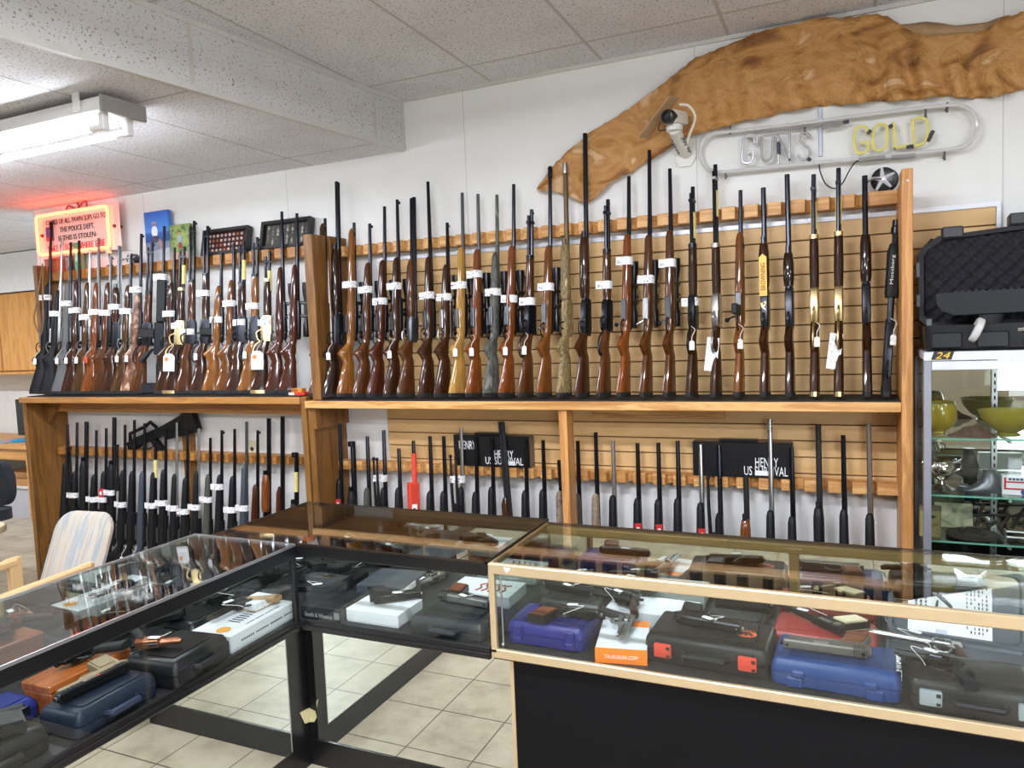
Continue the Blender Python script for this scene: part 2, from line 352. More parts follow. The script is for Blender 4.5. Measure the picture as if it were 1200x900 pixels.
# ---------------------------------------------------------------- gun racks
YF = 3.3
def rail_mb(x0, x1, yf, z0, z1, yb_=3.6, pitch=.098, notch=.040, deep=.05, first=.07):
    pts = [(x0, yb_), (x0, yf)]; x = x0+first
    while x+notch < x1-.03:
        pts += [(x, yf), (x+.006, yf+deep*.8), (x+notch/2, yf+deep), (x+notch-.006, yf+deep*.8), (x+notch, yf)]; x += pitch
    pts += [(x1, yf), (x1, yb_)]
    return MB().prism(pts, z0, z1)
ZSL, ZSR = 1.352, 1.330     # shelf heights, left and right rack
rl = thing('gun_rack', 'long honey brown wooden gun rack on the left, with two tiers of guns', 'gun rack', (-4, YF, 0)); T_ = Matrix.Translation((4, -YF, 0))
def part(mb, name, m, par, Tm, ang=35): return mb.obj(name, m, par, ang, Mw=Tm)
part(MB().box((-5.255, YF, 0), (-5.215, YW, ZSL-.037), .002), 'lower_end_panel', HONEY_V, rl, T_)
part(MB().box((-5.27, YF-.012, ZSL-.04), (-2.79, YW, ZSL), .003), 'shelf', HONEY, rl, T_)
part(MB().box((-5.215, YF+.17, ZSL-.12), (-2.79, YF+.19, ZSL-.04), .002), 'apron', HONEY, rl, T_)
part(MB().prism([(-5.215, ZSL-.04), (-5.06, ZSL-.04), (-5.215, ZSL-.21)], 0, .02, M=frame((0, YF+.169, 0), (1, 0, 0), (0, 0, 1))), 'corner_brace', HONEY_V, rl, T_)
part(MB().box((-5.225, YF+.14, ZSL), (-5.185, YW, 2.275), .002), 'upper_end_panel', HONEY_V, rl, T_)
part(MB().box((-2.79, YF-.005, 0), (-2.752, YW, ZSL), .002), 'right_end_panel', HONEY_V, rl, T_)
part(rail_mb(-5.16, -2.74, 3.5, 2.165, 2.225), 'upper_rail', HONEY, rl, T_)
part(rail_mb(-5.21, -2.79, 3.5, .915, .965), 'lower_rail', HONEY, rl, T_)
part(MB().box((-4.02, 3.55, ZSL), (-3.96, YW, 2.165), .002), 'upright', HONEY_V, rl, T_)
part(MB().box((-4.02, 3.55, 0), (-3.95, YW, ZSL-.04), .002), 'upright', HONEY_V, rl, T_)
rubber_mat = mat('black_shelf_liner', (24, 24, 25), .8)
part(MB().box((-5.2, YF+.006, ZSL), (-2.8, YW-.02, ZSL+.006)), 'shelf_liner', rubber_mat, rl, T_)
rr_ = thing('gun_rack', 'newer pine gun rack on the right in front of the tan slatwall', 'gun rack', (-1.2, YF, 0)); T_ = Matrix.Translation((1.2, -YF, 0))
part(MB().box((-2.75, YF-.02, ZSR-.04), (.222, YW-.026, ZSR), .003), 'shelf', PINE, rr_, T_)
part(MB().box((-2.72, YF, ZSR-.16), (-2.69, YW, ZSR-.04)), 'lower_end_panel', HONEY_V, rr_, T_)
part(MB().box((-2.75, YF+.005, 0), (-2.71, YW, ZSR-.04), .002), 'lower_end_panel', HONEY_V, rr_, T_)
part(MB().box((-2.715, YF+.01, ZSR), (-2.655, YF+.13, 2.255), .003), 'upper_end_post', HONEY_V, rr_, T_)
part(MB().box((-2.655, YF+.14, ZSR), (-2.635, YW, 2.255), .003), 'upper_end_panel', HONEY_V, rr_, T_)
part(MB().box((.222, YF-.03, 0), (.262, YF+.06, 2.24), .003), 'end_post', PINE_V, rr_, T_)
part(MB().box((.222, YF+.06, 0), (.258, YW-.026, 2.2), .003), 'end_board', PINE_V, rr_, T_)
part(MB().loft([[(-1.238, YF, ZSR-.04), (-1.198, YF, ZSR-.04), (-1.198, YF+.09, ZSR-.04), (-1.238, YF+.09, ZSR-.04)], [(-1.22, YF-.02, 0), (-1.18, YF-.02, 0), (-1.18, YF+.07, 0), (-1.22, YF+.07, 0)]]), 'middle_post', PINE_V, rr_, T_)
part(rail_mb(-2.655, .222, 3.5, 2.142, 2.198), 'upper_rail', PINE, rr_, T_)
part(rail_mb(-2.71, .222, 3.5, .905, .955, 3.573), 'lower_rail', PINE, rr_, T_)
part(MB().box((-1.15, YW-.05, ZSR-.11), (-.5, YW-.026, ZSR-.045), .002), 'cleat', PINE, rr_, T_)
part(MB().box((-2.69, YF+.006, ZSR), (.22, YW-.03, ZSR+.006)), 'shelf_liner', rubber_mat, rr_, T_)
part(MB().box((.226, YF-.031, 2.185), (.23, YF-.029, 2.189)).box((.24, YF-.032, 2.19), (.247, YF-.03, 2.197)), 'screw', STAINLESS, rr_, T_)
# electrical outlet on the wall
t = thing('wall_outlet', 'small cream outlet plate on the wall above the lower left gun rail', 'outlet', ony(296, 526, YW-.004))
MB().box((-.036, -.004, -.056), (.036, .004, .056), .002).obj('cover_plate', mat('cream_plastic', (226, 218, 190), .5), t)
MB().lathe([(.0135, 0), (.0135, .003)], 16, Matrix.Rotation(PI/2, 4, 'X') @ Matrix.Translation((0, 0, .003))).obj('socket', mat('dark_socket', (40, 38, 36), .6), t)
# ---------------------------------------------------------------- snakeskin hide
HIDE = blotch('tanned_hide', [(126, 80, 36), (174, 122, 62), (196, 146, 86), (178, 126, 68), (216, 176, 132)], 5, .6, (1, 1, 1.8), detail=10, dist=.8)
t_ = HIDE.node_tree; vo = t_.nodes.new('ShaderNodeTexVoronoi'); vo.inputs['Scale'].default_value = 95; tcx = t_.nodes.new('ShaderNodeTexCoord'); nb = t_.nodes.new('ShaderNodeTexNoise'); nb.inputs['Scale'].default_value = 12; nb.inputs['Detail'].default_value = 5
t_.links.new(tcx.outputs['Object'], vo.inputs['Vector']); t_.links.new(tcx.outputs['Object'], nb.inputs['Vector'])
hs = math_node(t_, 'ADD', math_node(t_, 'MULTIPLY', vo.outputs['Distance'], .35), math_node(t_, 'MULTIPLY', nb.outputs['Fac'], 2.2)); bp_ = t_.nodes.new('ShaderNodeBump'); bp_.inputs['Strength'].default_value = .7; bp_.inputs['Distance'].default_value = .012
t_.links.new(hs, bp_.inputs['Height']); t_.links.new(bp_.outputs[0], t_.nodes['Principled BSDF'].inputs['Normal'])
def zc(c, sc, ox, oy): return [(x/sc+ox, y/sc+oy) for x, y in c]
HB = zc([(20, 460), (60, 466), (100, 478), (146, 494), (200, 440), (260, 410), (330, 365), (380, 335), (480, 305), (560, 285), (640, 270), (700, 258), (760, 255), (840, 245), (920, 243), (1000, 232), (1080, 238), (1130, 235), (1200, 215), (1330, 205)], 2.069, 620, 0)
HT = zc([(20, 457), (60, 400), (85, 375), (150, 320), (240, 265), (380, 160), (400, 140), (470, 115), (560, 75), (640, 60), (700, 42), (760, 45), (830, 33), (870, 38), (905, 66), (960, 88), (1050, 80), (1110, 76), (1140, 45), (1200, 28), (1330, 30)], 2.069, 620, 0)
def rs(poly, n):
    d = [0]
    for a, c in zip(poly, poly[1:]): d.append(d[-1]+math.hypot(c[0]-a[0], c[1]-a[1]))
    out = []
    for i in range(n):
        s = d[-1]*i/(n-1); k = 0
        while k < len(d)-2 and d[k+1] < s: k += 1
        u = (s-d[k])/max(1e-9, d[k+1]-d[k]); out.append((poly[k][0]*(1-u)+poly[k+1][0]*u, poly[k][1]*(1-u)+poly[k+1][1]*u))
    return out
NX, NV = 130, 15
bb, tt = rs(HB, NX), rs(HT, NX); mb = MB(); G = []
for i in range(NX):
    col = []
    for j in range(NV):
        v = j/(NV-1); px = bb[i][0]*(1-v)+tt[i][0]*v; py = bb[i][1]*(1-v)+tt[i][1]*v
        u = i/NX
        jag = random.uniform(-1.3, 1.3) if j in (0, NV-1) else 0
        dep = .036+.028*math.sin(u*88+math.sin(v*3)+2*math.sin(u*17))*(1-v)**.9*min(1, max(0.25, (u-.2)*6)) + .008*math.sin(v*9+u*21) + .012*v*math.sin(u*31)**2 + .006*math.sin(u*113+v*5)+.012*abs(v-.5)
        col.append(mb.bm.verts.new(ony(px, py+jag, YW-max(.006, dep))))
    G.append(col)
for i in range(NX-1):
    for j in range(NV-1): mb.bm.faces.new((G[i][j], G[i+1][j], G[i+1][j+1], G[i][j+1]))
hide = tag(mb.obj('snakeskin_hide', HIDE, ang=80), 'long tanned brown snakeskin hide stretched across the top of the wall', 'animal hide')
sm = hide.modifiers.new('thickness', 'SOLIDIFY'); sm.thickness = .004; sm.offset = 0
mb = MB(); fl = zc([(890, 60), (930, 57), (960, 52), (1000, 56), (1035, 62), (1075, 58), (1110, 54), (1140, 42), (1165, 36)], 2.069, 620, 0); fl2 = zc([(890, 75), (930, 86), (960, 94), (1000, 90), (1035, 84), (1075, 86), (1110, 84), (1140, 66), (1165, 40)], 2.069, 620, 0)
G = [[mb.bm.verts.new(ony(a[0]*(1-k/4)+c[0]*k/4, a[1]*(1-k/4)+c[1]*k/4, YW-.012-.02*math.sin(k/4*2.4))) for k in range(5)] for a, c in zip(rs(fl, 20), rs(fl2, 20))]
for i in range(19):
    for k in range(4): mb.bm.faces.new((G[i][k], G[i+1][k], G[i+1][k+1], G[i][k+1]))
f_ = mb.obj('curled_edge', blotch('hide_flesh_side', [(160, 128, 92), (184, 152, 114)], 14, .8), hide, 80)
sm = f_.modifiers.new('thickness', 'SOLIDIFY'); sm.thickness = .003
# ---------------------------------------------------------------- unlit GUNS GOLD neon sign
ns = thing('neon_sign', 'large unlit neon sign reading GUNS GOLD inside a clear racetrack tube', 'neon sign', (-.03, YW, 2.46)); T_ = Matrix.Translation((.03, -YW, -2.46))
CLEARTUBE = mat('clear_neon_tube', (206, 206, 204), .18, spec=.7); YELTUBE = mat('yellow_neon_tube', (226, 216, 120), .25, spec=.7); GREYTUBE = mat('grey_neon_tube', (168, 166, 166), .2, spec=.8)
def n6(pts): return [ony(x/2.857+740, y/2.857+100, YW-.05) for x, y in pts]
def curve(pts, k=6):
    P = [Vector(p) for p in pts]; out = []
    for i in range(len(P)-1):
        p0, p1, p2, p3 = P[max(i-1, 0)], P[i], P[i+1], P[min(i+2, len(P)-1)]
        for j in range(k):
            t = j/k; out.append(.5*((2*p1)+(p2-p0)*t+(2*p0-5*p1+4*p2-p3)*t*t+(3*p1-p0-3*p2+p3)*t**3))
    return out+[P[-1]]
trk = [(310, 157), (420, 145), (560, 129), (700, 110), (840, 92), (980, 75), (1080, 66), (1120, 74), (1148, 100), (1158, 136), (1148, 172), (1125, 198), (1090, 211), (980, 224), (840, 238), (700, 252), (560, 265), (420, 279), (310, 290), (268, 285), (240, 260), (229, 222), (240, 185), (268, 163), (310, 157)]
part(MB().tube(curve(n6(trk), 5)[:-1], .0085, 8, closed=True), 'border_tube', CLEARTUBE, ns, T_)
trk2 = [(430, 158), (560, 140), (650, 127), (720, 124)]
part(MB().tube(n6(trk2), .0055, 6).tube(n6([(760, 250), (850, 240)]), .011, 8).tube(n6([(870, 240), (950, 234)]), .011, 8).tube(n6([(720, 122), (690, 135), (640, 143)]), .008, 6), 'electrode_tube', mat('tube_electrode', (150, 148, 146), .3), ns, T_)
def let(strokes, name, m, r):
    mb = MB()
    for s in strokes:
        mb.tube(curve(n6(s), 4) if len(s) > 3 else n6(s), r, 7)
        a = n6([s[0]])[0]; mb.tube([a, a+Vector((0, .03, 0))], r*.9, 7)
        a = n6([s[-1]])[0]; mb.tube([a, a+Vector((0, .03, 0))], r*.9, 7)
    part(mb, name, m, ns, T_)
let([[(412, 190), (410, 174), (392, 172), (378, 178), (374, 200), (370, 240), (374, 258), (392, 260), (404, 252), (408, 224), (392, 226)],
     [(420, 196), (418, 172), (400, 166), (386, 170)]], 'letter_g', GREYTUBE, .006)
let([[(436, 172), (436, 210), (436, 240), (446, 252), (462, 248), (470, 232), (472, 200), (474, 168)]], 'letter_u', GREYTUBE, .006)
let([[(492, 256), (490, 168)], [(490, 168), (528, 246)], [(528, 246), (530, 160)]], 'letter_n', GREYTUBE, .006)
let([[(596, 172), (586, 160), (570, 164), (564, 182), (576, 198), (592, 210), (598, 228), (588, 246), (568, 246), (560, 234)]], 'letter_s', GREYTUBE, .006)
let([[(790, 158), (786, 142), (768, 138), (752, 144), (746, 170), (748, 208), (756, 226), (776, 226), (790, 216), (792, 190), (772, 192)]], 'letter_g', YELTUBE, .0065)
let([[(812, 150), (808, 180), (810, 206), (820, 218), (838, 216), (852, 204), (856, 170), (854, 140), (842, 130), (824, 132), (812, 150)]], 'letter_o', YELTUBE, .0065)
let([[(878, 126), (880, 166), (884, 208)], [(884, 208), (906, 206), (930, 200)]], 'letter_l', YELTUBE, .0065)
let([[(942, 116), (944, 160), (948, 204)], [(940, 118), (970, 108), (988, 120), (992, 150), (986, 180), (974, 196), (946, 204)]], 'letter_d', YELTUBE, .0065)
ST = mat('tube_support', (70, 70, 74), .5)
for q in ((330, 150), (580, 150), (1048, 235), (985, 95), (315, 300), (1057, 74)):
    a = n6([q])[0]; part(MB().tube([a, a+Vector((0, .05, 0))], .004, 6).box(a-Vector((.004, .004, .02)), a+Vector((.004, .004, .02))), 'standoff', ST, ns, T_)
part(MB().box(ony(961, 126, YW-.012)+Vector((-.008, 0, -.21)), ony(961, 126, YW)+Vector((.008, 0, .0)), .002), 'mounting_bar', mat('pale_blue_steel', (188, 196, 206), .45, .2), ns, T_)
part(MB().tube(curve(n6([(628, 264), (632, 290), (650, 330), (680, 345), (705, 330), (730, 285), (752, 256), (790, 248)]), 5), .003, 6), 'power_cord', INK, ns, T_)
# black bands on the letters
mb = MB()
for q in (((492, 190), (493, 232)), ((590, 244), (600, 252)), ((865, 132), (872, 142)), ((800, 150), (790, 162)), ((1010, 152), (992, 188)), ((708, 126), (728, 120)), ((920, 206), (944, 204))):
    mb.tube(n6(q), .0085, 7)
part(mb, 'blockout_sleeve', mat('blockout_grey', (62, 64, 76), .5), ns, T_)
# ---------------------------------------------------------------- security camera
sc = thing('security_camera', 'white security camera with tan sun shield mounted over the hide', 'camera', ony(805, 180, YW)); o_ = ony(805, 180, YW)
WP = mat('camera_white', (224, 222, 214), .4); BP = mat('camera_black', (22, 22, 24), .35)
MB().prism([(-.06, -.03), (-.03, -.062), (.02, -.062), (.045, -.02), (.045, .05), (.01, .08), (-.04, .03)], 0, .012, frame((0, 0, 0), (1, 0, 0), (0, 0, 1))).obj('wall_plate', WP, sc)
cc = ony(790, 138, YW-.19)-o_
MB().tube([(0, -.01, 0), (cc.x*.5, cc.y*.5, cc.z*.35-.02), (cc.x, cc.y, cc.z-.05)], [.028, .024, .03], 10).obj('arm', WP, sc)
mb = MB()
for k in range(5):
    u = .25+.13*k; p = Vector((cc.x*u, cc.y*u-.01, (cc.z-.05)*u-.02)); mb.box(p-Vector((.03, .004, .003)), p+Vector((.03, .03, .003)))
mb.obj('arm_rib', mat('camera_grey', (120, 118, 112), .6), sc)
MB().lathe([(.036, -.014), (.038, 0), (.034, .012)], 18, Matrix.Translation(cc+Vector((0, 0, -.045)))).obj('swivel_base', WP, sc)
d_ = (Vector((-.25, -1, -.12))).normalized(); q = d_.to_track_quat('Z', 'Y').to_matrix().to_4x4(); q.translation = cc
MB().box((-.03, -.03, -.09), (.03, .03, .05), .012, q, 2).obj('body', WP, sc)
MB().lathe([(.031, .03), (.033, .06), (.029, .075), (.02, .078), (.018, .07)], 20, q).obj('lens_hood', BP, sc)
MB().lathe([(.012, .068), (.012, .073)], 16, q).obj('lens', mat('lens_glass', (12, 14, 22), .05, coat=1), sc)
F_ = frame(cc+Vector((-.07, .05, .035)), (-.85, .35, -.75), (.2, 1, .05))
MB().box((-.1, -.05, -.002), (.13, .05, .002), .001, F_).obj('sun_shield', mat('tan_shield', (196, 166, 128), .5), sc)
MB().tube(curve([cc+Vector((.02, .02, .06)), cc+Vector((.06, .03, .05)), cc+Vector((.085, .05, 0)), cc+Vector((.05, .08, -.07)), cc+Vector((.03, .1, -.12))], 5), .006, 7).obj('cable', mat('cream_cable', (232, 226, 206), .5), sc)
MB().tube(curve([cc+Vector((-.02, 0, .01)), cc+Vector((-.06, 0, -.01)), cc+Vector((-.07, 0, -.045)), cc+Vector((-.03, 0, -.045))], 5), .0025, 6).obj('cable', INK, sc)
# ---------------------------------------------------------------- lit pawn slip sign
TL, TR, BR, BL = (ony(*p, YW-.05) for p in ((47, 256), (130, 245), (133, 288), (51, 301)))
cS = (TL+BR)/2; wS = TR.x-TL.x; hS = TL.z-BL.z
ps = thing('neon_sign', 'lit red neon framed pawn slip sign on the left of the wall', 'neon sign', (cS.x, YW, cS.z)); FS = frame((0, -.06, 0), (1, 0, 0), (0, 0, 1))
acr = mat('clear_pink_acrylic', (246, 214, 204), .3)
MB().box((-wS/2-.01, -hS/2-.02, -.004), (wS/2+.09, hS/2+.02, 0), .002, FS).obj('acrylic_panel', acr, ps)
rp_ = []
for cx_, cz_, a0 in ((wS/2-.03, hS/2-.03, 0), (-wS/2+.03, hS/2-.03, PI/2), (-wS/2+.03, -hS/2+.03, PI), (wS/2-.03, -hS/2+.03, 1.5*PI)):
    rp_ += [FS @ Vector((cx_+.03*math.cos(a0+k*PI/8), cz_+.03*math.sin(a0+k*PI/8), .02)) for k in range(5)]
MB().tube(rp_, .009, 8, closed=True).obj('neon_tube', emis('red_neon', (255, 82, 48), 9), ps)
for k, (s, m_) in enumerate((('COPIES OF ALL PAWN SLIPS GO TO', INK), ('THE POLICE DEPT.', INK), ('IF THIS IS STOLEN-', INK), ('TAKE IT SOMEWHERE ELSE', REDINK))):
    wd = (.62, .36, .40, .60)[k]*wS/.74; x_ = (.02, .03, .03, .0)[k]
    text_mb(s, wd, .036 if k < 3 else .045, .002, FS @ Matrix.Translation((x_, hS/2-.052-.06*k-.006*(k == 3), .001))).obj('lettering', m_, ps)
bd = MB().box((-.04, -.05, 0), (.04, .05, .002), 0, FS @ Matrix.Translation((-wS/2+.11, .005, .001))).obj('badge_sticker', mat('blue_sticker', (60, 66, 150), .4), ps)
MB().box((-.04, -.05, .002), (.04, -.02, .003), 0, FS @ Matrix.Translation((-wS/2+.11, .005, .001))).obj('badge_band', mat('red_sticker', (200, 40, 40), .4), bd)
mb = MB()
for x_ in (-wS/2+.03, wS/2+.04):
    mb.tube([FS @ Vector((x_, 0, -.05)), FS @ Vector((x_, 0, .012))], .012, 8)
mb.obj('mounting_knob', mat('dark_red_knob', (110, 40, 32), .5), ps)
MB().tube(curve([FS @ Vector((-.08, hS/2-.01, .0)), FS @ Vector((-.07, hS/2+.05, -.02)), FS @ Vector((0, hS/2+.02, -.03)), FS @ Vector((.02, hS/2+.03, -.03)), FS @ Vector((.11, hS/2+.07, -.02)), FS @ Vector((.15, hS/2+.0, 0))], 5), .006, 6).tube([FS @ Vector((.04, hS/2+.01, -.03)), FS @ Vector((.0, hS/2+.09, -.03))], .006, 6).obj('supply_wire', mat('red_brown_wire', (150, 60, 50), .5), ps)
# ---------------------------------------------------------------- things standing on the left upper rail
ZR = 2.225
def canvas(tl, tr, bl, label, m, parts):
    a, b, c = ony(*tl, 3.575), ony(*tr, 3.575), ony(*bl, 3.575); w = b.x-a.x; h = a.z-ZR
    t = thing('canvas_print', label, 'picture', ((a.x+b.x)/2, 3.56, ZR)); MB().box((-w/2, -.012, 0), (w/2, .012, h), .002).obj('canvas', m, t)
    for name, poly, mm in parts:
        MB().prism([(x*w, z*h) for x, z in poly], -.001, .0025, frame((0, -.012, 0), (1, 0, 0), (0, 0, 1))).obj(name, mm, t)
    return t
def ell(cx, cz, rx, rz, n=14): return [(cx+rx*math.cos(2*PI*k/n), cz+rz*math.sin(2*PI*k/n)) for k in range(n)]
bm_, t_, b__ = newmat('sky_to_sea_print'); tc = t_.nodes.new('ShaderNodeTexCoord'); sxx = t_.nodes.new('ShaderNodeSeparateXYZ'); r_ = ramp(t_, [(0.0, (150, 158, 176)), (.13, (120, 136, 170)), (.135, (30, 70, 140)), (.19, (40, 96, 180)), (.2, (70, 140, 216)), (.34, (24, 92, 196))])
t_.links.new(tc.outputs['Object'], sxx.inputs[0]); t_.links.new(sxx.outputs[2], r_.inputs[0]); t_.links.new(r_.outputs[0], b__.inputs['Base Color']); b__.inputs['Roughness'].default_value = .5
SKIN = mat('printed_skin', (196, 140, 112), .6)
canvas((172, 250), (200, 247), (173, 305), 'tall blue canvas photo of a person in white on a boat', bm_, [
    ('person_print', ell(-.08, .60, .12, .12), WHITEINK), ('person_print', ell(-.08, .745, .06, .04), SKIN), ('person_print', ell(-.08, .775, .08, .02), WHITEINK), ('person_print', ell(-.07, .45, .18, .07), mat('printed_shorts', (70, 74, 96), .6)), ('person_print', ell(.1, .36, .05, .1), SKIN), ('person_print', ell(-.22, .36, .05, .1), SKIN), ('deck_print', [(-.49, .01), (.49, .01), (.49, .26), (-.49, .22)], mat('printed_deck', (186, 190, 200), .6))])
canvas((202, 265), (226, 261), (203, 305), 'green canvas photo of a child standing in a meadow', blotch('meadow_print', [(58, 84, 40), (110, 140, 70), (150, 168, 96), (80, 104, 52)], 22, .5), [
    ('person_print', ell(-.02, .58, .12, .13), mat('printed_shirt', (150, 160, 170), .6)), ('person_print', ell(-.02, .75, .07, .06), SKIN), ('person_print', ell(-.02, .80, .075, .03), mat('printed_hair', (120, 84, 50), .7)), ('person_print', ell(-.02, .4, .1, .1), mat('printed_red', (150, 60, 50), .6)), ('ground_print', [(-.49, .01), (.49, .01), (.49, .2), (-.49, .24)], mat('printed_path', (196, 168, 140), .7))])
def shadow_box(tl, tr, bl, label, felt, items, rows, cols):
    a, b, c = ony(*tl, 3.55), ony(*tr, 3.55), ony(*bl, 3.55); w = b.x-a.x; h = a.z-ZR-.0
    t = thing('collection_case', label, 'display case', ((a.x+b.x)/2, 3.53, ZR)); F = frame((0, 0, 0), (1, 0, 0), (0, .22, 1))
    fm = mat('black_frame', (24, 23, 24), .4); g = .022
    MB().box((-w/2, 0, -.025), (w/2, g, .02), .002, F).box((-w/2, h-g, -.025), (w/2, h, .02), .002, F).box((-w/2, g, -.025), (-w/2+g, h-g, .02), .002, F).box((w/2-g, g, -.025), (w/2, h-g, .02), .002, F).obj('frame', fm, t)
    MB().box((-w/2+g, g, -.025), (w/2-g, h-g, -.01), 0, F).obj('felt_back', felt, t)
    rnd = random.Random(3)
    for i in range(rows):
        for j in range(cols):
            x = -w/2+g+(w-2*g)*(j+.5)/cols; z = g+(h-2*g)*(i+.5)/rows
            items(F @ Matrix.Translation((x, z, -.01)), t, rnd, (w-2*g)/cols, (h-2*g)/rows)
    return t
def coin(Mx, t, rnd, w, h):
    m = [mat('coin_silver', (200, 196, 186), .35, .6), mat('coin_copper', (176, 112, 78), .35, .6), mat('coin_cream', (220, 200, 170), .5)][rnd.randrange(3)]
    MB().lathe([(.009, 0), (.009, .003)], 12, Mx).obj('coin', m, t)
shadow_box((238, 270), (291, 263), (234, 303), 'black frame holding rows of coins on dark red felt', mat('maroon_felt', (66, 26, 30), .95), coin, 4, 10)
def cell(Mx, t, rnd, w, h):
    m = blotch('arrowhead_stone%d' % rnd.randrange(3), [[(170, 160, 140), (196, 188, 168)], [(110, 112, 108), (140, 140, 132)], [(60, 56, 52), (150, 138, 110)]][rnd.randrange(3)], 40, .7)
    MB().loft([[(-.009, -.01, 0), (.009, -.01, 0), (.003, .012, 0), (-.003, .012, 0)], [(-.005, -.006, .005), (.005, -.006, .005), (.001, .008, .005), (-.001, .008, .005)]], M=Mx).obj('arrowhead', m, t)
c2 = shadow_box((306, 260), (364, 254), (305, 298), 'black frame of small stones in a white divided grid', mat('grey_felt', (70, 72, 74), .95), cell, 6, 9)
def reel(px, label, r, ang=0, zr=None):
    p = ony(px, 300, 3.54); t = thing('fishing_reel', label, 'fishing reel', (p.x, 3.54, zr))
    Mx = Matrix.Translation((0, 0, r)) @ Matrix.Rotation(ang, 4, 'Z') @ Matrix.Rotation(PI/2, 4, 'X')
    MB().lathe([(r*.7, -.024), (r, -.022), (r, -.018), (r*.86, -.016), (r*.86, .014), (r, .016), (r, .022), (r*.8, .026)], 28, Mx).obj('spool', mat('reel_black', (22, 22, 25), .3), t)
    mb = MB()
    for k in range(5):
        a = k*2*PI/5+.4; mb.tube([Mx @ Vector((.012*math.cos(a), .012*math.sin(a), .028)), Mx @ Vector((r*.97*math.cos(a), r*.97*math.sin(a), .027))], [.010, .005], 6)
    mb.lathe([(.016, .024), (.016, .034), (.008, .038)], 16, Mx); mb.obj('star_plate', mat('bright_reel_metal', (222, 222, 224), .35, .3), t)
    MB().tube([Mx @ Vector((0, 0, .036)), Mx @ Vector((-r*.6, r*.1, .04)), Mx @ Vector((-r*1.15, -r*.1, .042))], .004, 6).ball(Mx @ Vector((-r*1.15, -r*.1, .05)), .009, 10).obj('crank_handle', STAINLESS, t)
    MB().box((-.02, -.012, -r-.0005), (.02, .012, -r+.008), .001, Matrix.Translation((0, 0, r))).obj('reel_foot', STAINLESS, t)
reel(156, 'small black fishing reel standing on the left rail beside the blue canvas', .036, .2, ZR)
reel(1037, 'black and silver fishing reel standing on the rail beside the right post', .05, -.3, 2.198)
t = thing('wooden_box', 'small orange brown box at the left end of the rail', 'box', (ony(64, 305, 3.54).x, 3.54, ZR)); MB().box((-.07, -.03, 0), (.07, .03, .085), .004).obj('body', mat('orange_brown', (176, 84, 44), .5), t); MB().box((-.073, -.033, .085), (.073, .033, .098), .004).obj('lid', mat('orange_brown', (176, 84, 44), .5), t)
t = thing('card_holder', 'small dark brown leather holder leaning beside the green box on the rail', 'card holder', (ony(85, 305, 3.54).x, 3.54, ZR)); MB().prism([(-.045, 0), (.045, 0), (.045, .10), (-.02, .10)], -.012, .012, frame((0, 0, 0), (1, 0, 0), (0, .15, 1))).obj('body', mat('brown_leather', (84, 50, 40), .6), t); MB().box((-.03, .02, .012), (.035, .035, .016), 0, frame((0, 0, 0), (1, 0, 0), (0, .15, 1))).obj('strap', mat('dark_leather', (50, 30, 26), .6), t)
t = thing('carton', 'narrow tall green carton standing on the left rail below the neon sign', 'box', (ony(93, 305, 3.54).x, 3.54, ZR)); MB().box((-.028, -.02, 0), (.028, .02, .19), .002).obj('body', mat('green_card', (110, 172, 116), .6), t); MB().box((-.012, -.0215, .06), (.012, -.02, .15)).obj('label_panel', mat('pale_green', (190, 220, 180), .6), t)
t = thing('arrow_ornament', 'small cream arrow shaped ornament standing on the left rail', 'ornament', (ony(128.5, 305, 3.53).x, 3.53, ZR)); MB().box((-.02, -.012, 0), (.02, .012, .012), .002).tube([(0, 0, .01), (0, 0, .12)], .004, 6).obj('stand', mat('dark_leather', (50, 30, 26), .6), t); MB().prism([(-.03, .09), (.03, .09), (0, .17)], -.004, .004, frame((0, 0, 0), (1, 0, 0), (0, 0, 1))).obj('arrowhead', mat('cream_stone', (222, 206, 164), .6), t)
p_ = ony(351, 463, 3.36)
t = thing('ammunition_box', 'small red ammunition box lying at the right end of the left shelf', 'box', (p_.x, 3.36, ZSL+.006)); MB().box((-.06, -.02, 0), (.05, .03, .018), .001).obj('carton', mat('red_carton', (206, 54, 34), .6), t); MB().box((-.06, -.0215, .002), (-.02, -.02, .016)).obj('label_panel', WHITEPAPER, t)
t = thing('ammunition_box', 'small orange ammunition box on top of the red one', 'box', (p_.x, 3.36, ZSL+.024)); MB().box((-.045, -.015, 0), (.03, .025, .02), .001).obj('carton', mat('orange_carton', (206, 132, 44), .6), t); MB().box((-.04, -.0155, .004), (.0, -.015, .016)).obj('label_panel', mat('dark_orange', (150, 80, 30), .6), t)
t = thing('leather_cord', 'braided leather cord hanging from the left end of the gun rack', 'cord', ony(45, 310, 3.36)); o_ = ony(45, 310, 3.36)
MB().tube(curve([ony(x, y, 3.37)-o_ for x, y in ((50, 309), (46, 335), (43, 355), (40, 372), (43, 385), (48, 392), (51, 372), (50, 345), (51, 312))], 6), .005, 6).obj('braid', mat('braided_leather', (128, 100, 66), .8), t)
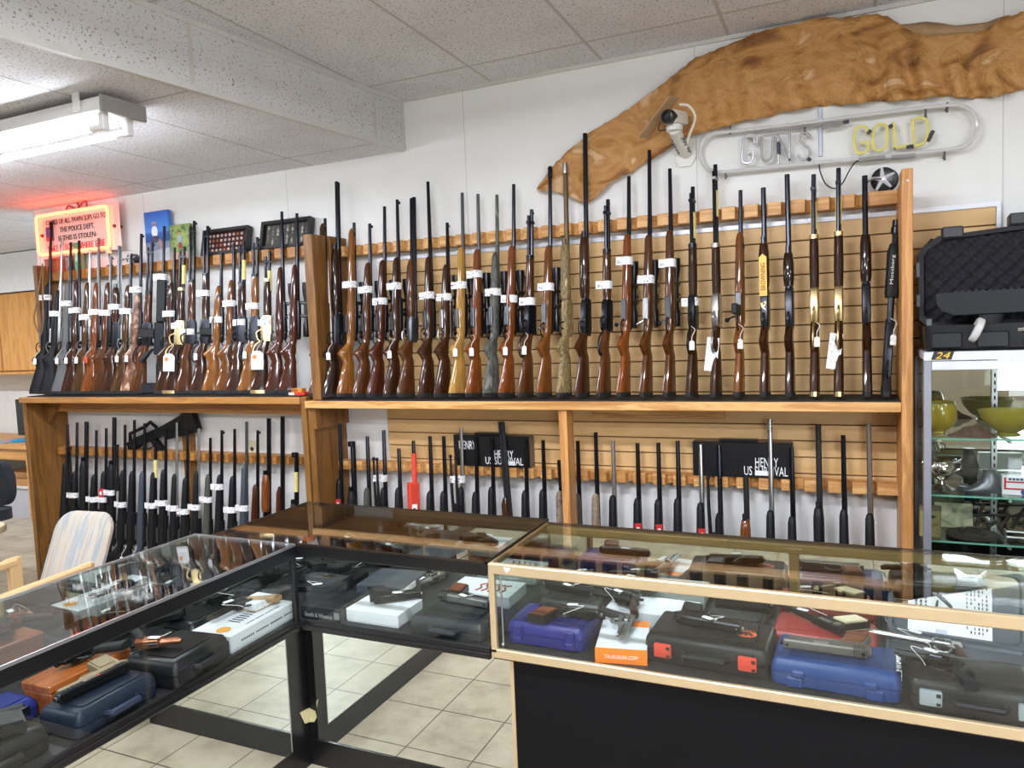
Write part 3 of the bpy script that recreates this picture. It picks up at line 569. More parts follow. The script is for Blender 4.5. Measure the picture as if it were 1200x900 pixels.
# ---------------------------------------------------------------- long guns
WOODS = {}
def gw(key, dark, light, coat=.75): m_ = wood('gunstock_'+key, dark, light, 'Z', .4, 1.6, coat); b_ = m_.node_tree.nodes['Principled BSDF']; b_.inputs['Specular IOR Level'].default_value = .12; b_.inputs['Coat Roughness'].default_value = .07; WOODS[key] = m_
gw('walnut', (30, 14, 4), (67, 33, 10)); gw('darkwalnut', (21, 8, 3), (46, 21, 7)); gw('red', (44, 15, 4), (81, 34, 9)); gw('orange', (80, 38, 9), (130, 69, 22))
gw('brown', (50, 25, 7), (90, 49, 16)); gw('lightbrown', (78, 42, 12), (116, 68, 22)); gw('blond', (141, 100, 40), (182, 141, 69)); gw('greybrown', (47, 29, 12), (81, 53, 23))
gw('honey', (98, 56, 16), (142, 90, 34)); gw('matte', (38, 21, 8), (61, 35, 15), 0.05)
WOODS['black'] = BLACKPOLY
WOODS['grey'] = mat('grey_polymer', (92, 94, 92), .55, bump=.15, bscale=500); WOODS['slate'] = mat('slate_polymer', (58, 66, 76), .5)
WOODS['olive'] = mat('olive_polymer', (66, 68, 58), .6); WOODS['tan'] = blotch('tan_speckle', [(120, 104, 84), (150, 132, 108)], 60, .6)
WOODS['camo'] = blotch('camouflage_dark', [(44, 46, 42), (92, 92, 84), (58, 60, 52), (128, 126, 116)], 26, .55, (1, 1, .35))
WOODS['reed'] = blotch('camouflage_reed', [(58, 44, 26), (150, 128, 84), (84, 68, 42), (190, 168, 120)], 40, .5, (1, 1, .3), dist=2)
WOODS['brush'] = blotch('camouflage_brush', [(70, 58, 46), (140, 122, 104), (96, 82, 68)], 40, .6)
WOODS['carved'] = blotch('carved_walnut', [(70, 36, 20), (118, 70, 40), (200, 170, 140)], 30, .4, (1, 1, .6))
METALS = {'b': STEEL, 's': STAINLESS, 'g': mat('grey_barrel', (96, 98, 100), .35, .9), 'brn': mat('brown_barrel', (96, 78, 50), .45, .3), 'k': mat('matte_black_barrel', (34, 34, 36), .5, .4), 'cam': WOODS['camo']}
def sec(z, bc, hb, hw, p=2.4, n=14):
    out = []
    for k in range(n):
        a = 2*PI*k/n; c, s = math.cos(a), math.sin(a)
        out.append((bc+hb*math.copysign(abs(c)**(2/p), c), hw*math.copysign(abs(s)**(2/p), s), z))
    return out
def loft_secs(rows, n=14): return MB().loft([sec(*(r+(2.4,) if len(r) == 4 else r), n=n) for r in rows])
def butt_rows(bo, z0=.02):
    return [(z0, bo-.004, .053, .019, 3), (.045, bo-.006, .051, .0195, 3), (.12, bo-.014, .041, .019, 2.6), (.19, bo-.022, .032, .018)]
GRIP = [(.222, .052, .036, .019), (.238, .058, .047, .0185), (.257, .052, .041, .018), (.282, .040, .028, .017), (.306, .028, .021, .0165)]
WORDS = ['first', 'second', 'third', 'fourth', 'fifth', 'sixth', 'seventh', 'eighth', 'ninth', 'tenth', 'eleventh', 'twelfth', 'thirteenth', 'fourteenth', 'fifteenth', 'sixteenth', 'seventeenth', 'eighteenth', 'nineteenth', 'twentieth', 'twenty-first', 'twenty-second', 'twenty-third', 'twenty-fourth', 'twenty-fifth', 'twenty-sixth', 'twenty-seventh', 'twenty-eighth', 'twenty-ninth', 'thirtieth', 'thirty-first']
def scope(root, z0=.33, z1=.65, b=-.048, m=None):
    m = m or mat('scope_black', (20, 20, 22), .3, .3)
    L = z1-z0
    prof = [(.016, 0), (.019, .005), (.019, L*.22), (.0128, L*.30), (.0128, L*.68), (.022, L*.84), (.0225, L), (.018, L), (.018, L-.01)]
    s = MB().lathe(prof, 16, Matrix.Translation((b, 0, z0))).tube([(b-.012, 0, z0+L*.48), (b-.03, 0, z0+L*.48)], .010, 10).tube([(b, -.012, z0+L*.48), (b, -.03, z0+L*.48)], .010, 10).obj('scope', m, root)
    for q in (.36, .6): MB().box((b-.016, -.016, z0+L*q), (-.012, .016, z0+L*(q+.05)), .003).obj('scope_ring', m, s)
VIEW = {}
def facing(root, c):
    """frame at c (local), x to the left as seen from the room, y up the gun, z towards the room"""
    Mi = root.matrix_world.to_3x3().inverted(); v = Mi @ Vector((.4, -1, 0)); v.z = 0; v.normalize()
    return frame(c, Vector((0, 0, 1)).cross(v), (0, 0, 1))
def hangtag(root, z=.30, b=.05, m=None, big=False):
    m = m or TAGPAPER; w, h = (.036, .055) if big else (.0115, .021)
    F = facing(root, (b, 0, z)); dz = .045
    t = MB().prism([(-w, -h*2), (w, -h*2), (w, -h*.3), (w*.5, 0), (-w*.5, 0), (-w, -h*.3)], dz, dz+.0012, F @ Matrix.Translation((-.006, -.05, 0))).obj('price_tag', m, root)
    MB().tube(curve([F @ Vector((0, .02, .0)), F @ Vector((.012, .0, .03)), F @ Vector((-.004, -.03, .042)), F @ Vector((-.006, -.056, dz+.002))], 4), .0016, 5).obj('string', STRING, t)
    return t
def label_band(root, z, bc, hb, hw, flag=.03, h=.019, txt=None):
    n = 14; A = [[(p[0], p[1], p[2]) for p in sec(zz, bc, hb+.0035, hw+.0035, 2.6, n)] for zz in (z-h, z+h)]
    mb = MB().loft(A, cap=False); F = facing(root, (bc, 0, z)); r = random.uniform(-.12, .12)
    mb.box((-hw-flag-.002, -h, hw*.2), (-hw*.4, h, hw*.2+.001), 0, F @ Matrix.Rotation(r*.3, 4, 'Z'))
    l_ = mb.obj('paper_label', WHITEPAPER if txt else PAPER, root)
    if txt: text_mb(txt, .036, .013, .0004, F @ Matrix.Rotation(r*.3, 4, 'Z') @ Matrix.Translation((-hw-flag*.5+.006, -.004, hw*.2+.0012)) @ Matrix.Rotation(.06, 4, 'Z')).obj('handwriting', INK, l_)
def trigger(root, m, b0=.03, zg=.308):
    MB().tube(curve([(b0+.008, 0, zg-.018), (b0+.035, 0, zg-.012), (b0+.047, 0, zg+.02), (b0+.036, 0, zg+.052), (b0+.006, 0, zg+.06)], 5), .0035, 6).obj('trigger_guard', m, root)
    MB().tube(curve([(b0+.004, 0, zg+.03), (b0+.022, 0, zg+.024), (b0+.032, 0, zg+.03)], 4), .003, 5).obj('trigger', m, root)
def front_sight(root, L, m): MB().box((-.018, -.002, L-.024), (-.006, .002, L-.008), .001).obj('front_sight', m, root)
def barrel(root, z0, L, r0, r1, m, b=0, y=0, n=10): return MB().tube([(b, y, z0), (b, y, z0+.06), (b, y, z0+(L-z0)*.5), (b, y, L-.0005)], [r0, r0*.96, (r0+r1)/2, r1], n).obj('barrel', m, root)
def build_gun(root, kind, L, zf, wd, mt, opt, zp, bo, rs_=1.0):
    wm = WOODS[wd]; mm = METALS[mt]; dm = STAINLESS if 'sr' in opt else DARKMETAL; bo = max(.03, min(.10, bo))
    hb_f = .024
    if kind in ('bolt', 'full', 'carb'):
        zr1 = min(.52, zf-.1)
        rows = butt_rows(bo) + GRIP + [(.34, .024, .024, .0195), (.46, .024, .025, .0205), (zr1, .022, .023, .0205), ((zr1+zf)/2, .018, .020, .0195), (zf-.03, .015, .017, .0175), (zf-.008, .013, .013, .013), (zf, .012, .006, .006)]
        if 'thumb' in opt: rows = butt_rows(bo) + [(.22, .062, .052, .02), (.26, .06, .05, .019), (.3, .04, .03, .018)] + rows[9:]
        loft_secs(rows).obj('stock', wm, root)
        loft_secs([(0, bo-.004, .0525, .019, 3), (.012, bo-.004, .0535, .0195, 3), (.0205, bo-.004, .0535, .0195, 3)]).obj('recoil_pad', RUBBER, root)
        loft_secs([(.315, -.002, .009, .009), (.33, -.002, .0155, .0155), (.46, -.003, .0165, .0165), (zr1+.02, -.002, .0165, .0165)]).obj('receiver', dm, root)
        bolt = MB().tube([(-.002, -.012, .365), (.004, -.04, .358), (.012, -.056, .348)], .0045, 7).ball((.013, -.06, .345), .0105, 10).obj('bolt_handle', STAINLESS if ('sr' in opt or 'sb' in opt) else dm, root)
        MB().box((.045, -.013, .36), (.056, .013, .46), .002).obj('magazine_plate', METALS['g'] if not 'sr' in opt else STAINLESS, root)
        trigger(root, dm); barrel(root, zr1, L, .0125*rs_, .0088*rs_, mm)
        if kind == 'full': MB().lathe([(.0135, zf-.05), (.0175, zf-.045), (.0175, zf-.02), (.012, zf-.015)], 12, Matrix.Translation((.008, 0, 0))).obj('barrel_band', dm, root)
        if kind == 'carb': MB().box((.05, -.012, .36), (.125, .012, .405), .003).obj('magazine', BLACKPOLY, root); loft_secs([(zf-.075, .013, .0215, .02), (zf-.055, .013, .021, .0195)]).obj('barrel_band', dm, root)
        if 'sight' in opt: front_sight(root, L, dm)
        hb_f = .025
    elif kind == 'lever':
        rm = BRASS if 'brass' in opt else dm
        loft_secs(butt_rows(bo) + [(.23, .048, .033, .018), (.28, .034, .027, .0175), (.318, .024, .027, .0165)]).obj('stock', wm, root)
        loft_secs([(0, bo-.004, .0525, .019, 3), (.02, bo-.004, .0535, .0195, 3)]).obj('butt_plate', rm if 'brass' in opt else RUBBER, root)
        loft_secs([(.312, .016, .028, .0165, 5), (.33, .016, .034, .0175, 6), (.45, .014, .032, .0175, 6), (.465, .012, .024, .0165, 5)]).obj('receiver', rm, root)
        loft_secs([(.465, .015, .021, .018), (.55, .015, .023, .0195), (zf-.02, .013, .021, .018), (zf, .013, .020, .017)]).obj('forend', wm, root)
        loft_secs([(zf-.004, .013, .0215, .0185), (zf+.014, .013, .0215, .0185)]).obj('forend_cap', rm, root)
        MB().tube(curve([(.04, 0, .385), (.075, 0, .365), (.07, 0, .325), (.058, 0, .31), (.085, 0, .285), (.098, 0, .235), (.085, 0, .2), (.07, 0, .205), (.062, 0, .245), (.05, 0, .305)], 4), .0048, 7).obj('lever_loop', rm, root)
        MB().tube(curve([(.045, 0, .35), (.058, 0, .342), (.062, 0, .345)], 4), .003, 5).obj('trigger', dm, root)
        MB().box((-.03, -.005, .315), (-.012, .005, .335), .002).obj('hammer', dm, root)
        barrel(root, .45, L, .0115, .0095, mm); MB().tube([(.023, 0, zf), (.023, 0, L-.035)], .0085, 9).obj('magazine_tube', mm, root)
        MB().box((-.012, -.011, L-.075), (.032, .011, L-.06), .002).obj('barrel_band', dm, root); front_sight(root, L, dm)
    elif kind in ('shot', 'pump'):
        loft_secs(butt_rows(bo) + GRIP[:-1] + [(.306, .026, .024, .017)]).obj('stock', wm, root)
        loft_secs([(0, bo-.004, .0525, .019, 3), (.02, bo-.004, .0535, .0195, 3)]).obj('recoil_pad', RUBBER, root)
        loft_secs([(.295, .014, .024, .0165, 5), (.33, .012, .032, .018, 5), (.455, .010, .029, .018, 5), (.475, .008, .022, .017, 4)]).obj('receiver', wm if 'dip' in opt else dm, root)
        f0 = .48 if kind == 'shot' else zf-.23
        loft_secs([(f0, .018, .021, .019), (f0+.03, .018, .026, .0225), (zf-.05, .017, .025, .022), (zf-.008, .015, .019, .018), (zf, .015, .012, .012)]).obj('forend', wm, root)
        MB().tube([(.022, 0, .46), (.022, 0, zf+.025)], .011, 10).obj('magazine_tube', mm, root)
        barrel(root, .46, L, .0125*rs_, .011*rs_, mm); trigger(root, dm, .028)
        MB().box((-.0165, -.004, .48), (-.011, .004, L-.004)).obj('vent_rib', mm, root)
        if 'ext' in opt: MB().lathe([(.0125*rs_, L-.05), (.0135*rs_, L-.045), (.0135*rs_, L), (.009, L)], 12).obj('choke_tube', STAINLESS if mt == 'brn' else mm, root)
    elif kind == 'double':
        loft_secs(butt_rows(bo) + GRIP[:-1] + [(.306, .026, .024, .017)]).obj('stock', wm, root)
        loft_secs([(0, bo-.004, .0525, .019, 3), (.02, bo-.004, .0535, .0195, 3)]).obj('butt_plate', RUBBER, root)
        loft_secs([(.295, .014, .024, .0165, 5), (.32, .010, .030, .022, 5), (.42, .008, .028, .022, 5), (.435, .006, .024, .022, 5)]).obj('receiver', METALS['g'] if 'sr' in opt else dm, root)
        loft_secs([(.435, .020, .019, .022), (.52, .022, .022, .025), (zf-.04, .020, .018, .022), (zf, .016, .010, .014)]).obj('forend', wm, root)
        d = .0125
        for s in (-1, 1): barrel(root, .425, L, .0135, .0115, mm, 0, s*d)
        MB().box((-.014, -.004, .47), (-.008, .004, L-.004)).obj('rib', mm, root); trigger(root, dm, .028)
    elif kind == 'tact':
        MB().box((bo-.055, -.016, 0), (bo+.05, .016, .07), .006).box((-.01, -.014, .05), (.028, .014, .26), .005).box((bo-.05, -.014, .06), (.03, .014, .2), .006).obj('stock', BLACKPOLY, root)
        MB().box((-.012, -.018, .25), (.045, .018, .46), .005).obj('receiver', DARKMETAL, root)
        MB().loft([sec(.29, .05, .01, .015, 3), sec(.27, .075, .018, .016, 3), sec(.22, .11, .02, .016, 3), sec(.2, .12, .014, .014, 3)]).obj('pistol_grip', BLACKPOLY, root)
        MB().box((.045, -.013, .36), (.14, .013, .42), .004).obj('magazine', BLACKPOLY, root)
        hg = MB().box((-.022, -.024, .46), (.034, .024, zf), .007).obj('handguard', BLACKPOLY, root)
        mb = MB()
        for k in range(6): mb.box((-.004, -.0262, .49+k*(zf-.55)/6), (.014, -.0238, .49+(k+.55)*(zf-.55)/6), .0008)
        mb.obj('vent_slot', mat('slot_black', (10, 10, 11), .8), hg)
        mb = MB()
        for k in range(16): mb.box((-.032, -.01, .3+k*(zf-.32)/16), (-.02, .01, .3+(k+.6)*(zf-.32)/16), .001)
        mb.obj('top_rail', DARKMETAL, root); barrel(root, zf-.02, L, .0095, .0085, mm); trigger(root, dm, .04, .33)
        hb_f = .028
    elif kind == 'tacpump':
        loft_secs([(0, .06, .045, .018, 3), (.02, .055, .05, .02, 3), (.05, .04, .04, .018, 3), (.08, .03, .024, .016)]).obj('pistol_grip', RUBBER, root)
        loft_secs([(.06, .012, .024, .0165, 5), (.09, .010, .032, .018, 5), (.3, .008, .029, .018, 5), (.32, .006, .022, .017, 4)]).obj('receiver', DARKMETAL, root)
        MB().tube([(.022, 0, .3), (.022, 0, L-.06)], .012, 10).obj('magazine_tube', mm, root); barrel(root, .3, L, .013, .0115, mm); trigger(root, dm, .028, .09)
        fo = loft_secs([(.41, .015, .03, .024, 4), (.43, .015, .034, .027, 4), (.6, .013, .034, .027, 4), (.63, .012, .024, .02, 4)]).obj('forend', BLACKPOLY, root)
        FF = frame((.0505, -.004, .52), (0, 0, 1), (0, -1, 0))
        text_mb('Mossberg', .12, .016, .001, FF).obj('lettering', WHITEINK, fo)
        MB().lathe([(.013, L-.06), (.018, L-.055), (.018, L-.03), (.014, L-.025), (.014, L)], 12).obj('muzzle_device', mm, root)
    if 'scope' in opt: scope(root)
    if 'brake' in opt:
        mb = MB()
        for k in range(4): mb.lathe([(.009, L-.06+k*.014), (.0125, L-.058+k*.014), (.0125, L-.05+k*.014), (.009, L-.048+k*.014)], 12)
        mb.obj('muzzle_brake', mm, root)
    if 'bipod' in opt:
        mb = MB().box((.03, -.03, zf-.14), (.06, .03, zf-.09), .006)
        for s in (-1, 1): mb.tube([(.05, s*.026, zf-.11), (.055, s*.03, zf+.04), (.055, s*.03, zf+.16)], [.009, .008, .006], 8).ball((.055, s*.03, zf+.165), .011, 8)
        mb.obj('bipod', BLACKPOLY, root)
    if 'cap' in opt: MB().lathe([(.018, L-.03), (.02, L-.028), (.02, L-.003), (.016, L)], 12, Matrix.Translation((.008, 0, 0))).obj('muzzle_cap', mm, root)
    for key, cols in (('redlab', (200, 40, 40)), ('bluelab', (70, 70, 130))):
        if key in opt:
            zz = zf-.15; F4 = facing(root, (.018, 0, zz)); l_ = MB().box((-.016, -.03, .015), (.016, .03, .0285), .002, F4).obj('sticker', mat(key, cols, .5), root)
            MB().prism([(-.009, -.012), (.002, -.014), (.009, -.006), (.003, .0), (.008, .01), (-.004, .014), (-.009, .004)], .0284, .029, F4).obj('sticker_print', WHITEINK, l_)
    if 'yellow' in opt:
        F2 = frame((.045, 0, zf-.14), (0, 0, 1), (0, -1, 0)); s = MB().prism([(-.10, -.016), (.07, -.016), (.085, 0), (.07, .016), (-.10, .016)], 0, .002, F2).obj('sticker', mat('yellow_sticker', (240, 180, 40), .4), root)
        text_mb('BROWNING', .12, .02, .001, F2 @ Matrix.Translation((-.015, 0, .002))).obj('lettering', INK, s)
        MB().tube(curve([F2 @ Vector(p) for p in ((-.16, -.008, -.002), (-.14, .01, 0), (-.125, -.008, 0), (-.145, -.002, 0), (-.13, .012, 0))], 4), .003, 5).obj('gold_emblem', BRASS, root)
    if 'ylab' in opt: MB().tube([(-.0005, -.0005, L-.24), (-.0005, -.0005, L-.12)], .0125, 10).obj('sticker', mat('pale_yellow_sticker', (226, 212, 130), .5), root)
    if 'redwrap' in opt:
        w_ = MB().box((-.02, -.024, zf-.27), (.04, .024, zf+.01), .006).tube([(0, 0, zf), (0, 0, zf+.17)], .0145, 10).obj('packaging_sleeve', mat('orange_red_card', (226, 70, 50), .5), root)
        F4 = facing(root, (.01, 0, zf-.18)); sp_ = MB().box((-.005, -.09, .02), (.024, .07, .032), .001, F4).obj('sleeve_panel', WHITEPAPER, w_); MB().box((.004, -.07, .032), (.016, -.05, .0326), 0, F4).box((.004, -.02, .032), (.018, .0, .0326), 0, F4).box((.002, .03, .032), (.016, .05, .0326), 0, F4).obj('panel_print', INK, sp_); mk = MB()
        for q in range(9): mk.box((-.0046, -.0156, zf+.045+q*.0115), (.0046, -.0143, zf+.053+q*.0115))
        mk.obj('lettering', WHITEINK, w_)
    if zp: label_band(root, zp, .016 if kind not in ('tact',) else .006, hb_f if kind != 'tact' else .03, .0225 if kind != 'tact' else .027, txt=[q[4:] for q in opt if q.startswith('txt:')][0] if any(q.startswith('txt:') for q in opt) else None)
    if 'tag' in opt: hangtag(root)
    if 'rtag' in opt: hangtag(root, m=mat('red_tag', (196, 70, 54), .7))
    if 'btag' in opt:
        t_ = hangtag(root, big=True); MB().lathe([(.013, 0), (.013, .001)], 16, facing(root, (.05, 0, .30)) @ Matrix.Translation((-.022, -.085, .0462))).obj('tag_emblem', mat('orange_emblem', (220, 130, 50), .6), t_)
    if 'ltag' in opt: MB().box((-.055, -.13, .04), (-.0, .02, .0415), .0004, facing(root, (.02, 0, .24)) @ Matrix.Rotation(-.12, 4, 'Z')).obj('price_tag', TAGPAPER, root)
def gun_row(rows, rack, zsh, yb, zrail, yrail, phi, drop, group, brl, zbase_top=None):
    """rows: muzzle px, forend-top py, butt px, kind, wood, metal, label py, options, look"""
    B0 = Vector((0, yb, zsh)); n = Vector((0, zrail-zsh, -(yrail-yb))); n.normalize()    # plane through the butts and the rail
    for k, (mx, my, fy, bxp, kind, wd, mt, py, opt, look) in enumerate(rows):
        d = ray(mx, my); t = (B0-CAM).dot(n)/d.dot(n); Mz = CAM+d*t
        off = drop if not isinstance(drop, tuple) else drop[0]+(drop[1]-drop[0])*k/(len(rows)-1)
        g = onz(bxp, 500, zsh); bxw = None
        # the barrel line meets the shelf plane where the butt stands, moved up by the drop of the stock
        lo, hi = -9., 4.
        for _ in range(40):
            mid = (lo+hi)/2
            if pj((mid, yb, zsh))[0] < bxp: lo = mid
            else: hi = mid
        ph = math.radians(phi if not isinstance(phi, tuple) else phi[0]+(phi[1]-phi[0])*k/(len(rows)-1))
        bo = off; Bp = Vector((lo+bo*math.sin(ph), yb+bo*math.cos(ph)*.0, zsh+.006))
        ax = (Mz-Bp); L = ax.length; ax.normalize()
        h = Vector((-math.sin(ph), -math.cos(ph), 0)); h = (h-ax*h.dot(ax)).normalized(); yv = ax.cross(h)
        Mx = Matrix((h, yv, ax)).transposed().to_4x4(); Mx.translation = Bp
        def zat(py_):
            a, b = 0, L
            for _ in range(30):
                m = (a+b)/2
                if pj(Bp+ax*m)[1] > py_: a = m
                else: b = m
            return (a+b)/2
        zf = zat(fy); zp = zat(py) if py else 0
        if kind in ('bolt', 'carb', 'full', 'lever', 'shot', 'double', 'pump'): zf = max(zf, .62)
        name = {'bolt': 'bolt_action_rifle', 'full': 'military_rifle', 'carb': 'carbine', 'lever': 'lever_action_rifle', 'shot': 'shotgun', 'pump': 'pump_shotgun', 'double': 'double_barrel_shotgun', 'tact': 'tactical_rifle', 'tacpump': 'tactical_shotgun'}[kind]
        lab = '%s, %s from the left %s' % (look, WORDS[k], rack)
        t_ = thing(name, lab, 'shotgun' if 'shot' in name else 'rifle', group=group, Mw=Mx)
        build_gun(t_, kind, L, zf, wd, mt, opt.split(), zp, bo, brl)
UL = [
 (60, 260, 333, 50, 'bolt', 'black', 'b', 349, 'tag brake', 'black bolt rifle with thick stock'),
 (73, 279, 340, 61, 'bolt', 'black', 's', 368, 'sr', 'black rifle with silver barrel'),
 (83, 284, 331, 76, 'bolt', 'grey', 'b', 356, 'tag', 'grey synthetic bolt rifle'),
 (92.8, 282, 329, 87, 'bolt', 'walnut', 'b', 364, 'tag', 'dark brown wooden rifle'),
 (105.7, 292, 331, 98.6, 'bolt', 'greybrown', 's', 372, 'tag sr', 'tan rifle with silver barrel'),
 (115.8, 279, 331, 110, 'bolt', 'orange', 'g', 366, 'rtag', 'reddish rifle with red price tag'),
 (130, 300, 331, 121, 'bolt', 'brown', 'g', 367, 'sight', 'brown rifle with grey barrel'),
 (139.8, 288, 337, 132.5, 'shot', 'walnut', 'g', 360, '', 'brown shotgun with thick grey barrel'),
 (153.5, 299, 334, 145.5, 'bolt', 'greybrown', 'b', 365, 'tag sr', 'grey brown rifle with small white tag'),
 (165.7, 274, 345, 156.5, 'bolt', 'carved', 'b', 340, 'sight tag', 'carved brown rifle'),
 (178.5, 284, 344, 167, 'lever', 'brown', 'b', 393, '', 'brown lever rifle'),
 (192.6, 265, 323, 182, 'tact', 'black', 'b', 325, '', 'thick black tactical rifle'),
 (204.5, 290, 331, 196, 'bolt', 'walnut', 'b', 368, '', 'brown rifle with short black barrel'),
 (216, 289, 340, 205.7, 'lever', 'walnut', 'b', 382, 'brass btag ylab', 'brass lever rifle with large white tags'),
 (227.7, 259, 331, 220, 'lever', 'brown', 'b', 389, '', 'tall brown lever rifle'),
 (243.6, 265, 323, 237.5, 'lever', 'walnut', 'b', 344, 'tag', 'dark lever rifle with black receiver'),
 (259.5, 296, 335, 252, 'carb', 'honey', 'b', 375, '', 'light brown carbine with black magazine'),
 (274, 285, 328, 267.7, 'bolt', 'lightbrown', 'b', 356, 'sight', 'light brown rifle'),
 (285.6, 282, 333, 280, 'lever', 'walnut', 'b', 378, 'ylab', 'dark brown lever rifle'),
 (301.7, 278, 324, 294, 'lever', 'honey', 'b', 359, 'tag', 'light brown lever rifle'),
 (315.8, 294, 329.5, 309, 'lever', 'walnut', 'b', 378, 'brass btag ylab', 'brass lever rifle with orange tag'),
 (330.3, 248, 313, 326.5, 'bolt', 'red', 'b', 0, 'scope', 'dark reddish rifle without paper label'),
 (348, 250, 310, 342, 'bolt', 'red', 'b', 0, 'scope', 'dark reddish scoped rifle'),
]
gun_row(UL, 'on the upper left shelf', ZSL+.006, 3.40, 2.19, 3.487, 52, .064, 'long guns on the upper left shelf', 1.0)
UR = [
 (381, 256, 262, 378, 'full', 'greybrown', 'b', 350, '', 'grey brown full stocked military rifle'),
 (394.5, 213, 292, 394, 'shot', 'darkwalnut', 'b', 0, 'tag', 'very tall dark shotgun'),
 (415, 261, 268, 411, 'full', 'honey', 'b', 334, 'scope', 'light brown full stocked military rifle'),
 (433.3, 262, 308, 429.7, 'bolt', 'brown', 'b', 340, 'sight scope', 'brown rifle with grey barrel and sight'),
 (450.7, 242, 305, 446, 'bolt', 'red', 'b', 353.7, 'scope', 'reddish brown scoped rifle'),
 (465.5, 234, 302, 465, 'bolt', 'walnut', 'b', 336, 'tag scope sight', 'brown rifle with hanging white tag'),
 (483.8, 232, 305, 481, 'double', 'brown', 'b', 0, 'sr', 'brown double barrelled shotgun'),
 (501.5, 213, 301, 505, 'bolt', 'walnut', 'b', 346.7, '', 'tall dark brown rifle'),
 (524, 261, 310, 524, 'bolt', 'walnut', 'b', 349, 'scope sr sight', 'short dark brown scoped rifle'),
 (541.6, 226, 290, 541, 'bolt', 'blond', 'g', 335, 'scope tag', 'blond wooden scoped rifle'),
 (560, 227.5, 292.6, 560, 'bolt', 'orange', 'g', 322, 'scope tag', 'bright orange brown scoped rifle'),
 (582.3, 228.5, 296, 580, 'bolt', 'camo', 'cam', 343, 'scope', 'grey camouflage scoped rifle'),
 (602, 216, 288, 598, 'bolt', 'orange', 'b', 351, 'scope tag txt:22-250', 'orange brown rifle with long barrel'),
 (623, 245.6, 303, 620, 'lever', 'brown', 'b', 354, 'tag txt:30-30', 'brown lever rifle with inlaid forend'),
 (644.6, 195, 288, 641.5, 'bolt', 'lightbrown', 'b', 337, 'scope brake sb txt:7mm', 'light brown rifle with muzzle brake'),
 (662, 191.5, 286.6, 665, 'shot', 'reed', 'brn', 0, 'dip ext', 'reed camouflage shotgun with brown barrel'),
 (685.4, 156.5, 278, 686, 'shot', 'walnut', 'b', 0, '', 'tallest dark brown shotgun'),
 (712.5, 233.8, 296, 711, 'lever', 'brown', 'b', 335, 'txt:30', 'short brown lever carbine'),
 (737, 206.7, 274.5, 734, 'bolt', 'orange', 'b', 307, 'scope txt:30-06', 'orange brown rifle with black grip cap'),
 (761, 176, 275, 760, 'bolt', 'brown', 'b', 328.5, 'scope sr', 'brown rifle with silver bolt'),
 (785, 197.8, 270, 787, 'bolt', 'brown', 'b', 309.5, 'scope txt:30-06', 'brown scoped rifle with checkered forend'),
 (811.8, 219, 290, 813, 'lever', 'matte', 'b', 354.6, 'tag ylab', 'dark matte lever rifle'),
 (838.2, 193, 290, 841, 'lever', 'matte', 'b', 0, 'ltag ylab sr', 'dark lever rifle with large tags'),
 (867.7, 223, 273, 867.7, 'carb', 'lightbrown', 'b', 0, 'tag', 'plain light walnut rifle'),
 (894.5, 220, 285, 898, 'shot', 'walnut', 'b', 0, 'yellow', 'brown shotgun with yellow lettered sticker'),
 (922.3, 204.6, 296, 927, 'shot', 'darkwalnut', 'b', 0, '', 'slim glossy dark long gun'),
 (953.4, 204.6, 280, 955.4, 'lever', 'matte', 'b', 0, 'brass tag ylab', 'brass rifle with octagonal forend'),
 (982.6, 197, 276.6, 983, 'lever', 'matte', 'b', 0, 'brass ltag ylab', 'brass lever rifle with white tags'),
 (1013.3, 206, 275, 1016, 'shot', 'darkwalnut', 'b', 0, '', 'glossy dark walnut shotgun'),
 (1050.3, 258, 340, 1037, 'tacpump', 'black', 'b', 0, 'tag', 'black tactical pump shotgun'),
]
gun_row(UR, 'on the upper right shelf', ZSR+.006, 3.40, 2.17, 3.487, (36, 0), (.062, .05), 'long guns on the upper right shelf', 1.0)
